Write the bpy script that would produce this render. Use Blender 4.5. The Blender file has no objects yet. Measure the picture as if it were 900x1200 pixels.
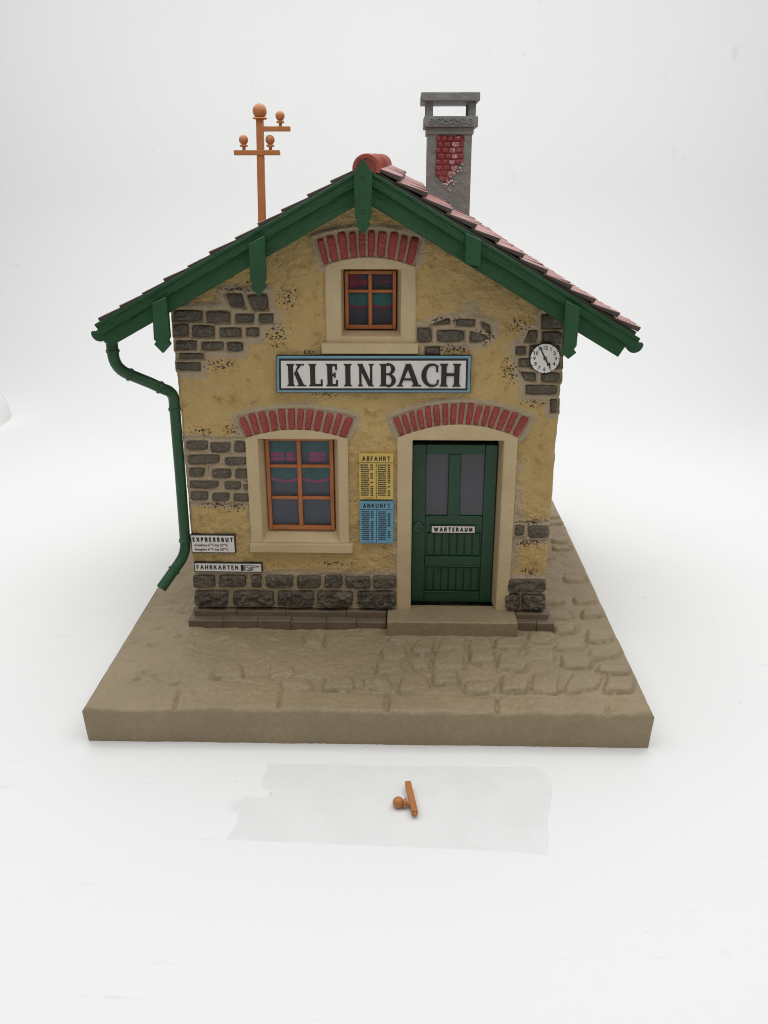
import bpy, bmesh, math, random
import numpy as np
from mathutils import Vector, Matrix, noise as mnoise

random.seed(7)
# ------------------------------------------------------------------ scene (1 unit = 10 cm)
S = bpy.context.scene
S.unit_settings.scale_length = 0.1
C = S.collection
PI = math.pi

# ------------------------------------------------------------------ numpy noise
def _hash(ix, iy, seed):
    h = (ix.astype(np.int64) * 374761393 + iy.astype(np.int64) * 668265263 + seed * 974711) & 0x7fffffff
    h = ((h ^ (h >> 13)) * 1274126177) & 0x7fffffff
    h = (h ^ (h >> 16)) & 0xffff
    return h / 65535.0
def vnoise(x, y, seed=0):
    ix, iy = np.floor(x), np.floor(y)
    fx, fy = x - ix, y - iy
    fx = fx * fx * (3 - 2 * fx); fy = fy * fy * (3 - 2 * fy)
    a = _hash(ix, iy, seed); b = _hash(ix + 1, iy, seed); c = _hash(ix, iy + 1, seed); d = _hash(ix + 1, iy + 1, seed)
    return (a * (1 - fx) + b * fx) * (1 - fy) + (c * (1 - fx) + d * fx) * fy
def fbm(x, y, s, seed=0, octs=4):
    t = 0; a = .5; n = 0
    for k in range(octs):
        t = t + a * (vnoise(x * s + 17.3 * k, y * s - 9.1 * k, seed + k) - .5); n += a; a *= .55; s *= 2.07
    return t / n          # about -.5 .. .5
def smooth(e0, e1, x):
    t = np.clip((x - e0) / (e1 - e0), 0, 1); return t * t * (3 - 2 * t)
def poly_sdf(px, py, poly):
    d = np.full(px.shape, 1e9); inside = np.zeros(px.shape, bool)
    n = len(poly)
    for i in range(n):
        ax, ay = poly[i]; bx, by = poly[(i + 1) % n]
        ex, ey = bx - ax, by - ay
        t = np.clip(((px - ax) * ex + (py - ay) * ey) / (ex * ex + ey * ey + 1e-12), 0, 1)
        d = np.minimum(d, np.hypot(px - ax - t * ex, py - ay - t * ey))
        cond = ((ay > py) != (by > py)) & (px < (bx - ax) * (py - ay) / (by - ay + 1e-12) + ax)
        inside ^= cond
    return np.where(inside, -d, d)
def field_sdf(px, py, polys, pad=.12):
    d = np.full(px.shape, pad)
    for p in polys:
        xs = [q[0] for q in p]; ys = [q[1] for q in p]
        w = (px > min(xs) - pad) & (px < max(xs) + pad) & (py > min(ys) - pad) & (py < max(ys) + pad)
        d[w] = np.minimum(d[w], poly_sdf(px[w], py[w], p))
    return d

# ------------------------------------------------------------------ materials
class NT:
    def __init__(self, name):
        self.m = bpy.data.materials.new(name); self.m.use_nodes = True
        self.t = self.m.node_tree; self.n = self.t.nodes; self.l = self.t.links
        self.b = self.n['Principled BSDF']; self.o = self.n['Material Output']
    def add(self, typ, **kw):
        nd = self.n.new(typ)
        for k, v in kw.items():
            if k.startswith('i_'):
                nd.inputs[int(k[2:])].default_value = v
            else: setattr(nd, k, v)
        return nd
    def link(self, a, b): self.l.new(a, b)
    def coord(self, scale=(1, 1, 1)):
        tc = self.add('ShaderNodeTexCoord'); mp = self.add('ShaderNodeMapping')
        mp.inputs['Scale'].default_value = scale
        self.link(tc.outputs['Object'], mp.inputs['Vector']); return mp.outputs['Vector']
    def attr(self, name): return self.add('ShaderNodeAttribute', attribute_name=name)
    def noise(self, vec, scale, detail=4, rough=.55):
        nd = self.add('ShaderNodeTexNoise'); nd.inputs['Scale'].default_value = scale
        nd.inputs['Detail'].default_value = detail; nd.inputs['Roughness'].default_value = rough
        if vec is not None: self.link(vec, nd.inputs['Vector'])
        return nd.outputs['Fac']
    def ramp(self, fac, stops):
        r = self.add('ShaderNodeValToRGB'); e = r.color_ramp.elements
        while len(e) < len(stops): e.new(.5)
        for k, (p, c) in enumerate(stops):
            e[k].position = p; e[k].color = (c[0], c[1], c[2], 1) if hasattr(c, '__len__') else (c, c, c, 1)
        self.link(fac, r.inputs['Fac']); return r.outputs['Color']
    def mix(self, fac, a, b, mode='MIX'):
        nd = self.add('ShaderNodeMix', data_type='RGBA', blend_type=mode)
        for sock, v in ((nd.inputs[0], fac), (nd.inputs[6], a), (nd.inputs[7], b)):
            if hasattr(v, 'is_output'): self.link(v, sock)
            elif hasattr(v, '__len__'): sock.default_value = (v[0], v[1], v[2], 1)
            else: sock.default_value = v
        return nd.outputs[2]
    def math(self, op, a, b=0.0):
        nd = self.add('ShaderNodeMath', operation=op)
        for k, v in enumerate((a, b)):
            if hasattr(v, 'is_output'): self.link(v, nd.inputs[k])
            else: nd.inputs[k].default_value = v
        return nd.outputs[0]
    def bump(self, h, strength=.5, dist=.01, prev=None):
        nd = self.add('ShaderNodeBump'); nd.inputs['Strength'].default_value = strength; nd.inputs['Distance'].default_value = dist
        self.link(h, nd.inputs['Height'])
        if prev is not None: self.link(prev, nd.inputs['Normal'])
        return nd.outputs['Normal']
    def done(self, col, rough=.6, normal=None, spec=.5):
        if hasattr(col, 'is_output'): self.link(col, self.b.inputs['Base Color'])
        else: self.b.inputs['Base Color'].default_value = (*col, 1)
        if hasattr(rough, 'is_output'): self.link(rough, self.b.inputs['Roughness'])
        else: self.b.inputs['Roughness'].default_value = rough
        self.b.inputs['Specular IOR Level'].default_value = spec
        if normal is not None: self.link(normal, self.b.inputs['Normal'])
        return self.m

def plain(name, c1, c2=None, scale=6, rough=.5, bump=.2, bscale=60, bdist=.004, spec=.5, stretch=(1, 1, 1)):
    t = NT(name); v = t.coord(stretch)
    n = t.noise(v, scale, 5)
    c2 = c2 or tuple(x * .75 for x in c1)
    col = t.mix(t.ramp(n, [(.32, 0.), (.68, 1.)]), c1, c2)
    nb = t.noise(v, bscale, 3)
    rr = t.math('ADD', t.math('MULTIPLY', t.noise(v, scale * 3, 3), .2), rough - .1)
    return t.done(col, rr, t.bump(nb, bump, bdist), spec)

M = {}
M['green'] = plain('green_plastic', (.018, .084, .029), (.012, .060, .022), 5, .38, .3, 45, .006, .45)
M['door_green'] = plain('door_green_plastic', (.012, .066, .029), (.008, .048, .021), 5, .4, .3, 40, .004)
M['orange'] = plain('orange_plastic', (.50, .20, .062), (.43, .16, .045), 6, .42, .1, 60, .002)
M['frame_orange'] = plain('window_orange_plastic', (.46, .15, .036), (.37, .115, .028), 8, .42, .2, 60, .003)
M['grey'] = plain('grey_plastic', (.222, .228, .208), (.168, .173, .158), 7, .5, .6, 26, .014)
M['ridge'] = plain('ridge_red_plastic', (.36, .07, .045), (.27, .05, .035), 8, .5, .5, 50, .008)
M['deck'] = plain('roof_underside', (.06, .045, .035), None, 6, .7)
M['white'] = plain('sign_white', (.75, .70, .65), (.71, .66, .61), 5, .5, .05, 40, .001)
M['clockwhite'] = plain('clock_white', (.86, .81, .76), (.82, .77, .71), 5, .5, .05, 40, .001)
M['black'] = plain('sign_black', (.016, .014, .013), None, 5, .5, 0.0)
M['blue'] = plain('sign_blue', (.19, .36, .45), (.16, .32, .40), 6, .5, .05)
M['yellowpaper'] = plain('yellow_paper', (.66, .47, .115), (.58, .40, .095), 6, .55, .05)
M['bluepaper'] = plain('blue_paper', (.15, .36, .50), (.12, .30, .42), 6, .55, .05)
M['whiteblock'] = plain('white_block', (.84, .84, .83), (.82, .82, .81), 3, .6, .1)
M['pinkcurtain'] = plain('pink_curtain', (.52, .10, .20), (.40, .08, .16), 14, .8)
M['tealcurtain'] = plain('teal_curtain', (.055, .20, .155), (.04, .14, .115), 14, .8)
M['redcurtain'] = plain('red_curtain', (.36, .03, .05), (.26, .02, .035), 14, .8)
M['film'] = plain('grey_window_film', (.098, .101, .116), (.08, .083, .096), 2.5, .5, 0.0)
M['film_dark'] = plain('dark_window_film', (.06, .045, .05), (.04, .035, .04), 2.5, .5, 0.0)
M['dark'] = plain('dark_interior', (.01, .01, .01), None, 4, .8)

# stone: dark grey brown moulded stone with a lighter dry brushed tone on its crests
def mk_stone(name, c1, c2, hi, amt, bd=.018):
    t = NT(name); v = t.coord()
    n = t.noise(v, 9, 5); col = t.mix(t.ramp(n, [(.35, 0.), (.65, 1.)]), c1, c2)
    n2 = t.noise(v, 42, 4, .6)
    col = t.mix(t.math('MULTIPLY', t.ramp(n2, [(.56, 0.), (.70, 1.)]), amt), col, hi)
    b = t.bump(n2, .8, bd); b = t.bump(t.noise(v, 110, 3), .5, .008, b)
    return t.done(col, .55, b)
M['stone'] = mk_stone('moulded_stone', (.135, .108, .074), (.082, .067, .048), (.33, .28, .21), .5, .03)
M['plinth'] = mk_stone('rusticated_stone', (.165, .135, .092), (.08, .067, .047), (.36, .31, .23), .6, .045)
M['brick'] = mk_stone('arch_brick_red', (.38, .055, .046), (.28, .042, .036), (.52, .24, .19), .35)

# base: brown grey moulded ground
def mk_base():
    t = NT('base_ground'); v = t.coord()
    n = t.noise(v, 2.2, 6, .6)
    col = t.mix(t.ramp(n, [(.3, 0.), (.7, 1.)]), (.350, .270, .161), (.280, .216, .127))
    n2 = t.noise(v, 34, 5, .65)
    col = t.mix(t.ramp(n2, [(.35, .35), (.62, 0.)]), col, (.21, .155, .09))
    col = t.mix(t.ramp(n2, [(.62, 0.), (.78, .4)]), col, (.50, .41, .28))
    b = t.bump(t.noise(v, 22, 6, .6), .55, .018); b = t.bump(t.noise(v, 130, 3), .45, .005, b)
    return t.done(col, t.math('ADD', t.math('MULTIPLY', n2, .25), .42), b)
M['base'] = mk_base()
M['base_shaded'] = plain('foot_course_shaded_brown', (.175, .130, .080), (.14, .102, .062), 9, .55, .5, 60, .008)  # base brown darkened: shade on the step faces is put into the colour

# wall: ochre plaster, beige mortar round the stones, black paint specks
def mk_wall():
    t = NT('ochre_plaster'); v = t.coord()
    n = t.noise(v, 3.4, 6, .62)
    ochre = t.mix(t.ramp(n, [(.30, 0.), (.70, 1.)]), (.68, .465, .18), (.58, .40, .162))
    n1 = t.noise(v, 11, 6, .65)
    ochre = t.mix(t.ramp(n1, [(.52, 0.), (.70, .85)]), ochre, (.64, .48, .25))
    ochre = t.mix(t.ramp(n1, [(.30, .85), (.44, 0.)]), ochre, (.34, .21, .085))
    mort = t.attr('mortar').outputs['Fac']
    nm = t.noise(v, 14, 5, .6)
    mfac = t.math('ADD', mort, t.math('MULTIPLY', t.math('SUBTRACT', nm, .5), .9))
    beige = t.mix(n1, (.46, .345, .21), (.60, .47, .31))
    col = t.mix(t.ramp(mfac, [(.42, 0.), (.60, 1.)]), ochre, beige)
    sp = t.attr('speck').outputs['Fac']
    ns = t.noise(v, 66, 4, .62)
    sfac = t.math('ADD', t.math('MULTIPLY', sp, .29), ns)
    col = t.mix(t.ramp(sfac, [(.775, 0.), (.80, 1.)]), col, (.055, .043, .03))
    b = t.bump(t.noise(v, 26, 6, .68), 1.0, .034); b = t.bump(t.noise(v, 110, 3, .6), .5, .006, b)
    return t.done(col, .6, b, .35)
M['wall'] = mk_wall()
def mk_surround():
    t = NT('beige_surround'); v = t.coord()
    n = t.noise(v, 5, 6, .6)
    col = t.mix(t.ramp(n, [(.3, 0.), (.7, 1.)]), (.59, .455, .265), (.51, .385, .22))
    n2 = t.noise(v, 75, 3, .6)
    col = t.mix(t.ramp(n2, [(.63, 0.), (.72, .55)]), col, (.27, .18, .10))
    b = t.bump(t.noise(v, 55, 4), .35, .008)
    return t.done(col, .6, b, .35)
M['surround'] = mk_surround()

# roof tiles: dull brick red plastic with dry brushed pale streaks
def mk_tile():
    t = NT('roof_tile_red'); v = t.coord((1, 1, 1))
    n = t.noise(v, 4, 5); n2 = t.noise(t.coord((10, 60, 10)), 1.0, 4, .6)
    col = t.mix(t.ramp(n, [(.3, 0.), (.7, 1.)]), (.42, .185, .165), (.33, .14, .125))
    col = t.mix(t.ramp(n2, [(.5, 0.), (.75, .5)]), col, (.62, .44, .40))
    b = t.bump(n2, .6, .012)
    return t.done(col, .42, b)
M['tile'] = mk_tile()
M['tile_edge'] = plain('roof_tile_edge', (.085, .062, .052), (.055, .042, .036), 9, .5, .4, 40, .006)
def mk_grain(name, c1, c2):
    t = NT(name); a = t.attr('grain').outputs['Vector']
    mp = t.add('ShaderNodeMapping'); mp.inputs['Scale'].default_value = (5, 46, 5); t.link(a, mp.inputs['Vector'])
    n = t.noise(mp.outputs['Vector'], 1.0, 5, .65)
    col = t.mix(n, c1, c2); w = t.noise(t.coord(), 34, 3)
    col = t.mix(t.ramp(w, [(.70, 0.), (.76, .35)]), col, (.10, .22, .13))
    return t.done(col, .42, t.bump(n, 1.0, .03), .35)
M['barge'] = mk_grain('green_wood_grain', (.019, .094, .030), (.010, .058, .019))
def mk_chbrick():
    t = NT('chimney_brick_red'); v = t.coord()
    n = t.noise(v, 12, 3)
    col = t.mix(n, (.26, .042, .04), (.18, .030, .032))
    w = t.attr('chalk').outputs['Fac']
    n2 = t.noise(v, 45, 4, .7)
    f = t.math('ADD', w, t.math('MULTIPLY', t.math('SUBTRACT', n2, .5), 1.2))
    col = t.mix(t.ramp(f, [(.45, 0.), (.75, .85)]), col, (.62, .52, .52))
    return t.done(col, .5, t.bump(n2, .5, .008))
M['chbrick'] = mk_chbrick()
M['chred'] = plain('chimney_red', (.20, .032, .032), None, 10, .55)
def mk_glass():
    t = NT('window_pane_plastic')
    tr = t.add('ShaderNodeBsdfTransparent'); tr.inputs[0].default_value = (.93, .94, .97, 1)
    gl = t.add('ShaderNodeBsdfGlossy'); gl.inputs['Roughness'].default_value = .12
    gl.inputs[0].default_value = (.9, .93, 1, 1)
    mx = t.add('ShaderNodeMixShader'); fr = t.add('ShaderNodeFresnel'); fr.inputs[0].default_value = 1.28
    t.link(fr.outputs[0], mx.inputs[0]); t.link(tr.outputs[0], mx.inputs[1]); t.link(gl.outputs[0], mx.inputs[2])
    t.link(mx.outputs[0], t.o.inputs['Surface']); return t.m
M['glass'] = mk_glass()
def mk_tape():
    t = NT('clear_tape'); v = t.coord()
    tr = t.add('ShaderNodeBsdfTransparent'); tr.inputs[0].default_value = (1, 1, 1, 1)
    n = t.noise(v, 4, 5, .6)
    t.b.inputs['Roughness'].default_value = .3
    t.b.inputs['Base Color'].default_value = (.72, .73, .71, 1)
    t.link(t.bump(n, .1, .02), t.b.inputs['Normal'])
    mx = t.add('ShaderNodeMixShader')
    t.link(t.ramp(n, [(.3, .08), (.7, .17)]), mx.inputs[0])
    t.link(tr.outputs[0], mx.inputs[1]); t.link(t.b.outputs[0], mx.inputs[2])
    t.link(mx.outputs[0], t.o.inputs['Surface']); return t.m
M['tape'] = mk_tape()
def mk_backdrop():
    t = NT('white_sheet'); v = t.coord()
    n = t.noise(v, .6, 4)
    col = t.mix(n, (.865, .872, .868), (.845, .85, .848))
    # faint scuffs and dust on the used white sheet
    s1 = t.noise(t.coord((1.0, 1.0, 1.0)), 7.5, 3, .7)
    s2 = t.noise(v, 1.1, 2)
    f = t.math('MULTIPLY', t.ramp(s1, [(.715, 0.), (.76, .5)]), t.ramp(s2, [(.4, 0.), (.6, 1.)]))
    col = t.mix(f, col, (.52, .52, .53))
    s3 = t.noise(t.coord((2.5, 11, 1)), 1.6, 2, .5)
    col = t.mix(t.math('MULTIPLY', t.ramp(s3, [(.70, 0.), (.76, .28)]), t.ramp(s2, [(.45, 0.), (.6, 1.)])), col, (.62, .62, .63))
    return t.done(col, .55, t.bump(t.noise(v, 3, 3), .05, .02), .3)
M['backdrop'] = mk_backdrop()

# ------------------------------------------------------------------ object helpers
ORIG = {}
def thing(name, label, cat, loc, group=None):
    o = bpy.data.objects.new(name, None); C.objects.link(o); o.location = loc
    o.empty_display_size = .1
    o['label'] = label; o['category'] = cat
    if group: o['group'] = group
    ORIG[o] = Vector(loc); return o
def finish(name, me, mats, parent, smooth_angle=None):
    if not isinstance(mats, (list, tuple)): mats = [mats]
    for m in mats: me.materials.append(M[m] if isinstance(m, str) else m)
    o = bpy.data.objects.new(name, me); C.objects.link(o)
    if parent is not None:
        org = ORIG[parent]; me.transform(Matrix.Translation(-org)); o.parent = parent; ORIG[o] = org
    if smooth_angle is not None:
        me.polygons.foreach_set('use_smooth', [True] * len(me.polygons))
        if smooth_angle < 3: me.set_sharp_from_angle(angle=smooth_angle)
    me.update(); return o
def obj(name, bm, mats, parent=None, smooth_angle=.6, bevel=0, seg=2):
    me = bpy.data.meshes.new(name); bmesh.ops.recalc_face_normals(bm, faces=bm.faces)
    bm.to_mesh(me); bm.free()
    o = finish(name, me, mats, parent, smooth_angle)
    if bevel:
        md = o.modifiers.new('bevel', 'BEVEL'); md.width = bevel; md.segments = seg; md.limit_method = 'ANGLE'; md.angle_limit = .6
    return o
def box(bm, x0, x1, y0, y1, z0, z1, mi=0):
    vs = [bm.verts.new(p) for p in ((x0, y0, z0), (x1, y0, z0), (x1, y1, z0), (x0, y1, z0), (x0, y0, z1), (x1, y0, z1), (x1, y1, z1), (x0, y1, z1))]
    for f in ((0, 1, 2, 3), (4, 5, 6, 7), (0, 1, 5, 4), (1, 2, 6, 5), (2, 3, 7, 6), (3, 0, 4, 7)):
        bm.faces.new([vs[k] for k in f]).material_index = mi
    return vs
def prism(bm, poly, y0, y1, mi=0):           # XZ outline between y0 (front) and y1
    a = [bm.verts.new((x, y0, z)) for x, z in poly]; b = [bm.verts.new((x, y1, z)) for x, z in poly]
    n = len(poly); bm.faces.new(a).material_index = mi; bm.faces.new(b[::-1]).material_index = mi
    for k in range(n): bm.faces.new((a[k], a[(k + 1) % n], b[(k + 1) % n], b[k])).material_index = mi
def lathe(bm, prof, axis_o, axis_d=(0, 0, 1), n=20):   # prof: (r, h) list
    d = Vector(axis_d).normalized(); o = Vector(axis_o)
    u = d.orthogonal().normalized(); w = d.cross(u)
    rings = []
    for r, h in prof:
        rings.append([bm.verts.new(o + d * h + (u * math.cos(2 * PI * k / n) + w * math.sin(2 * PI * k / n)) * max(r, 1e-4)) for k in range(n)])
    for a, b in zip(rings, rings[1:]):
        for k in range(n): bm.faces.new((a[k], a[(k + 1) % n], b[(k + 1) % n], b[k]))
    bm.faces.new(rings[0][::-1]); bm.faces.new(rings[-1])
def tube(bm, pts, r, n=14, cap=True):
    pts = [Vector(p) for p in pts]; rings = []
    if not hasattr(r, '__len__'): r = [r] * len(pts)
    u = None
    for k, p in enumerate(pts):
        t = ((pts[min(k + 1, len(pts) - 1)] - p).normalized() + (p - pts[max(k - 1, 0)]).normalized()).normalized() if 0 < k < len(pts) - 1 else (pts[min(k + 1, len(pts) - 1)] - pts[max(k - 1, 0)]).normalized()
        u = t.orthogonal().normalized() if u is None else (u - t * u.dot(t)).normalized()
        w = t.cross(u)
        rings.append([bm.verts.new(p + (u * math.cos(2 * PI * a / n) + w * math.sin(2 * PI * a / n)) * r[k]) for a in range(n)])
    for a, b in zip(rings, rings[1:]):
        for k in range(n): bm.faces.new((a[k], a[(k + 1) % n], b[(k + 1) % n], b[k]))
    if cap: bm.faces.new(rings[0][::-1]); bm.faces.new(rings[-1])
def bez(a, b, c, n=6):
    a, b, c = Vector(a), Vector(b), Vector(c)
    return [(1 - t) ** 2 * a + 2 * t * (1 - t) * b + t * t * c for t in [k / n for k in range(n + 1)]]
def torus(bm, c, R, r, axis=(0, 1, 0), n=18, m=8):
    d = Vector(axis).normalized(); u = d.orthogonal().normalized(); w = d.cross(u); c = Vector(c); g = []
    for i in range(n):
        a = 2 * PI * i / n; e = u * math.cos(a) + w * math.sin(a)
        g.append([bm.verts.new(c + e * (R + r * math.cos(2 * PI * j / m)) + d * r * math.sin(2 * PI * j / m)) for j in range(m)])
    for i in range(n):
        for j in range(m): bm.faces.new((g[i][j], g[(i + 1) % n][j], g[(i + 1) % n][(j + 1) % m], g[i][(j + 1) % m]))
def rough_block(bm, quad, yb, depth, amp=.006, edge=.006, seed=0, res=.008, power=5, nscale=28, mi=0, asp=2.3):
    """a moulded stone or brick on the wall: a domed, rounded patch over a quad (BL BR TR TL in XZ), standing out from y = yb towards -Y"""
    (ax, az), (bx, bz), (cx, cz), (dx, dz) = quad
    nu = max(8, int(math.hypot(bx - ax, bz - az) / res)); nv = max(8, int(math.hypot(dx - ax, dz - az) / res))
    U = np.linspace(-1, 1, nu + 1); V = np.linspace(-1, 1, nv + 1)
    g = []
    mnx = (ax + bx + cx + dx) / 4; mnz = (az + bz + cz + dz) / 4
    uu, vv = np.meshgrid(U, V)
    k = (np.abs(uu) ** (2 * asp) + np.abs(vv) ** (2 * asp)) ** (1 / (2 * asp)); mx = np.maximum(np.abs(uu), np.abs(vv))
    sc = np.where(mx > 1e-6, mx / np.maximum(k, 1e-6), 1)
    u2 = uu * sc * .5 + .5; v2 = vv * sc * .5 + .5
    X = (ax * (1 - u2) + bx * u2) * (1 - v2) + (dx * (1 - u2) + cx * u2) * v2
    Z = (az * (1 - u2) + bz * u2) * (1 - v2) + (dz * (1 - u2) + cz * u2) * v2
    X = X + edge * 2 * fbm(X * 1.0, Z, 16, seed + 3, 3) * mx ** 3; Z = Z + edge * 2 * fbm(X, Z * 1.0, 16, seed + 9, 3) * mx ** 3
    w = np.clip(1 - mx ** power, 0, 1) ** .5
    H = depth * w + amp * 2 * fbm(X, Z, nscale, seed, 4) * np.clip(w * 1.5, 0, 1)
    for j in range(nv + 1):
        g.append([bm.verts.new((X[j, i], yb - H[j, i], Z[j, i])) for i in range(nu + 1)])
    for j in range(nv):
        for i in range(nu):
            f = bm.faces.new((g[j][i], g[j][i + 1], g[j + 1][i + 1], g[j + 1][i])); f.material_index = mi
def text_into(bm, s, x0, x1, z0, z1, y, bold=0.0, depth=.002, keep=False):
    cu = bpy.data.curves.new('txt', 'FONT'); cu.body = s; cu.size = 1; cu.extrude = .01; cu.offset = bold; cu.resolution_u = 4
    o = bpy.data.objects.new('txt', cu); C.objects.link(o)
    dg = bpy.context.evaluated_depsgraph_get(); dg.update()
    me = bpy.data.meshes.new_from_object(o.evaluated_get(dg))
    xs = [v.co.x for v in me.vertices]; ys = [v.co.y for v in me.vertices]
    ax, bx, ay, by = min(xs), max(xs), min(ys), max(ys)
    sz = (z1 - z0) / (by - ay); sx = (x1 - x0) / (bx - ax)
    if keep: sx = sz; xm = (x0 + x1) / 2; x0 = xm - sx * (bx - ax) / 2
    for v in me.vertices:
        v.co = ((v.co.x - ax) * sx + x0, y - (v.co.z + .01) / .02 * depth, (v.co.y - ay) * sz + z0)
    bm.from_mesh(me); bpy.data.objects.remove(o); bpy.data.curves.remove(cu); bpy.data.meshes.remove(me)

# ------------------------------------------------------------------ measured outlines (metres x10, wall plane x,z / base top x,y)
STONES_A = [[(-0.883,2.214),(-0.786,2.197),(-0.807,2.291),(-0.918,2.29)],[(-0.742,2.184),(-0.643,2.188),(-0.652,2.291),(-0.779,2.285)],[(-1.25,2.116),(-1.065,2.117),(-1.06,2.189),(-1.244,2.189)],[(-1.048,2.106),(-0.89,2.107),(-0.885,2.186),(-1.042,2.186)],[(-0.859,2.107),(-0.742,2.107),(-0.738,2.166),(-0.855,2.166)],[(-0.712,2.104),(-0.62,2.105),(-0.617,2.166),(-0.709,2.166)],[(-1.256,2.023),(-1.163,2.023),(-1.156,2.103),(-1.249,2.103)],[(-1.141,2.017),(-0.997,2.017),(-0.992,2.095),(-1.135,2.094)],[(-0.964,2.017),(-0.825,2.018),(-0.821,2.079),(-0.96,2.079)],[(-0.796,2.024),(-0.714,2.024),(-0.711,2.08),(-0.793,2.079)],[(-1.249,1.935),(-1.118,1.936),(-1.113,1.999),(-1.244,1.998)],[(-1.088,1.936),(-0.946,1.936),(-0.943,1.99),(-1.084,1.99)],[(-0.924,1.931),(-0.821,1.931),(-0.818,1.988),(-0.92,1.988)],[(-1.242,1.878),(-1.074,1.878),(-1.071,1.918),(-1.238,1.917)],[(-1.254,1.804),(-1.102,1.805),(-1.098,1.857),(-1.25,1.857)]]
STONES_B = [[(-1.239,1.273),(-1.095,1.273),(-1.09,1.336),(-1.234,1.335)],[(-1.073,1.258),(-0.942,1.259),(-0.938,1.325),(-1.068,1.324)],[(-0.915,1.259),(-0.841,1.26),(-0.837,1.334),(-0.91,1.334)],[(-1.24,1.176),(-1.023,1.177),(-1.018,1.239),(-1.235,1.238)],[(-0.983,1.17),(-0.846,1.171),(-0.843,1.224),(-0.98,1.223)],[(-1.238,1.085),(-1.126,1.086),(-1.122,1.145),(-1.233,1.144)],[(-1.081,1.079),(-0.949,1.08),(-0.945,1.143),(-1.076,1.142)],[(-0.921,1.079),(-0.841,1.079),(-0.837,1.144),(-0.917,1.144)],[(-1.237,1.002),(-1.039,1.004),(-1.035,1.056),(-1.233,1.054)],[(-0.999,0.998),(-0.89,0.999),(-0.887,1.053),(-0.996,1.052)],[(-0.869,0.997),(-0.834,0.998),(-0.832,1.031),(-0.867,1.031)],[(-1.238,0.92),(-1.116,0.92),(-1.111,0.979),(-1.234,0.978)],[(-1.088,0.912),(-0.972,0.912),(-0.968,0.97),(-1.084,0.97)],[(-0.943,0.908),(-0.84,0.909),(-0.837,0.966),(-0.94,0.965)]]
STONES_C = [[(0.289,1.988),(0.383,1.988),(0.381,2.082),(0.288,2.082)],[(0.415,1.991),(0.591,1.991),(0.588,2.068),(0.413,2.068)],[(0.618,1.989),(0.69,1.992),(0.736,2.027),(0.622,2.063)],[(0.369,2.097),(0.496,2.107),(0.483,2.139),(0.418,2.118)],[(0.532,2.092),(0.651,2.092),(0.649,2.135),(0.53,2.135)],[(0.698,2.086),(0.754,2.045),(0.745,2.098),(0.681,2.124)],[(0.338,1.909),(0.435,1.909),(0.433,1.964),(0.337,1.964)]]
STONES_D = [[(1.067,2.078),(1.2,2.078),(1.194,2.17),(1.061,2.169)],[(0.965,1.995),(1.045,1.99),(1.043,2.07),(0.99,2.07)],[(1.076,1.987),(1.2,1.987),(1.194,2.067),(1.071,2.066)],[(0.915,1.914),(0.981,1.915),(0.978,1.969),(0.912,1.968)],[(0.937,1.836),(1.016,1.836),(1.012,1.891),(0.934,1.89)],[(0.984,1.751),(1.055,1.739),(1.052,1.802),(0.945,1.806)],[(1.088,1.736),(1.206,1.737),(1.201,1.803),(1.084,1.802)],[(0.992,1.658),(1.197,1.659),(1.192,1.721),(0.989,1.72)],[(1.159,1.537),(1.205,1.538),(1.199,1.628),(1.153,1.628)],[(1.005,1.909),(1.071,1.909),(1.067,1.975),(1.002,1.975)],[(1.107,1.909),(1.203,1.909),(1.198,1.975),(1.103,1.975)],[(1.016,1.83),(1.112,1.831),(1.108,1.897),(1.012,1.897)],[(1.136,1.831),(1.204,1.831),(1.199,1.895),(1.132,1.895)]]
STONES_E = [[(0.974,0.681),(1.035,0.681),(1.031,0.749),(0.971,0.749)],[(1.063,0.661),(1.207,0.662),(1.201,0.748),(1.058,0.747)]]
PLINTH_L = [[(-1.269,0.265),(-1.113,0.266),(-1.107,0.362),(-1.262,0.361)],[(-1.09,0.27),(-0.893,0.272),(-0.887,0.364),(-1.084,0.362)],[(-0.858,0.269),(-0.785,0.27),(-0.78,0.365),(-0.853,0.365)],[(-0.759,0.266),(-0.56,0.268),(-0.556,0.368),(-0.754,0.366)],[(-0.537,0.268),(-0.368,0.27),(-0.365,0.369),(-0.533,0.368)],[(-0.344,0.27),(-0.215,0.272),(-0.213,0.367),(-0.341,0.366)],[(-0.194,0.268),(-0.015,0.27),(-0.015,0.365),(-0.193,0.364)],[(0.0,0.27),(0.164,0.272),(0.163,0.371),(0.001,0.369)],[(-1.274,0.119),(-1.03,0.122),(-1.022,0.242),(-1.264,0.24)],[(-0.998,0.118),(-0.702,0.121),(-0.697,0.246),(-0.991,0.242)],[(-0.678,0.121),(-0.414,0.124),(-0.411,0.245),(-0.672,0.242)],[(-0.397,0.121),(-0.142,0.123),(-0.14,0.247),(-0.393,0.245)],[(-0.112,0.12),(0.164,0.123),(0.164,0.251),(-0.111,0.248)]]
PLINTH_R = [[(0.943,0.252),(1.216,0.255),(1.209,0.352),(0.938,0.35)],[(0.932,0.125),(1.04,0.126),(1.034,0.242),(0.926,0.241)],[(1.052,0.118),(1.221,0.12),(1.213,0.238),(1.046,0.236)]]
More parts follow.
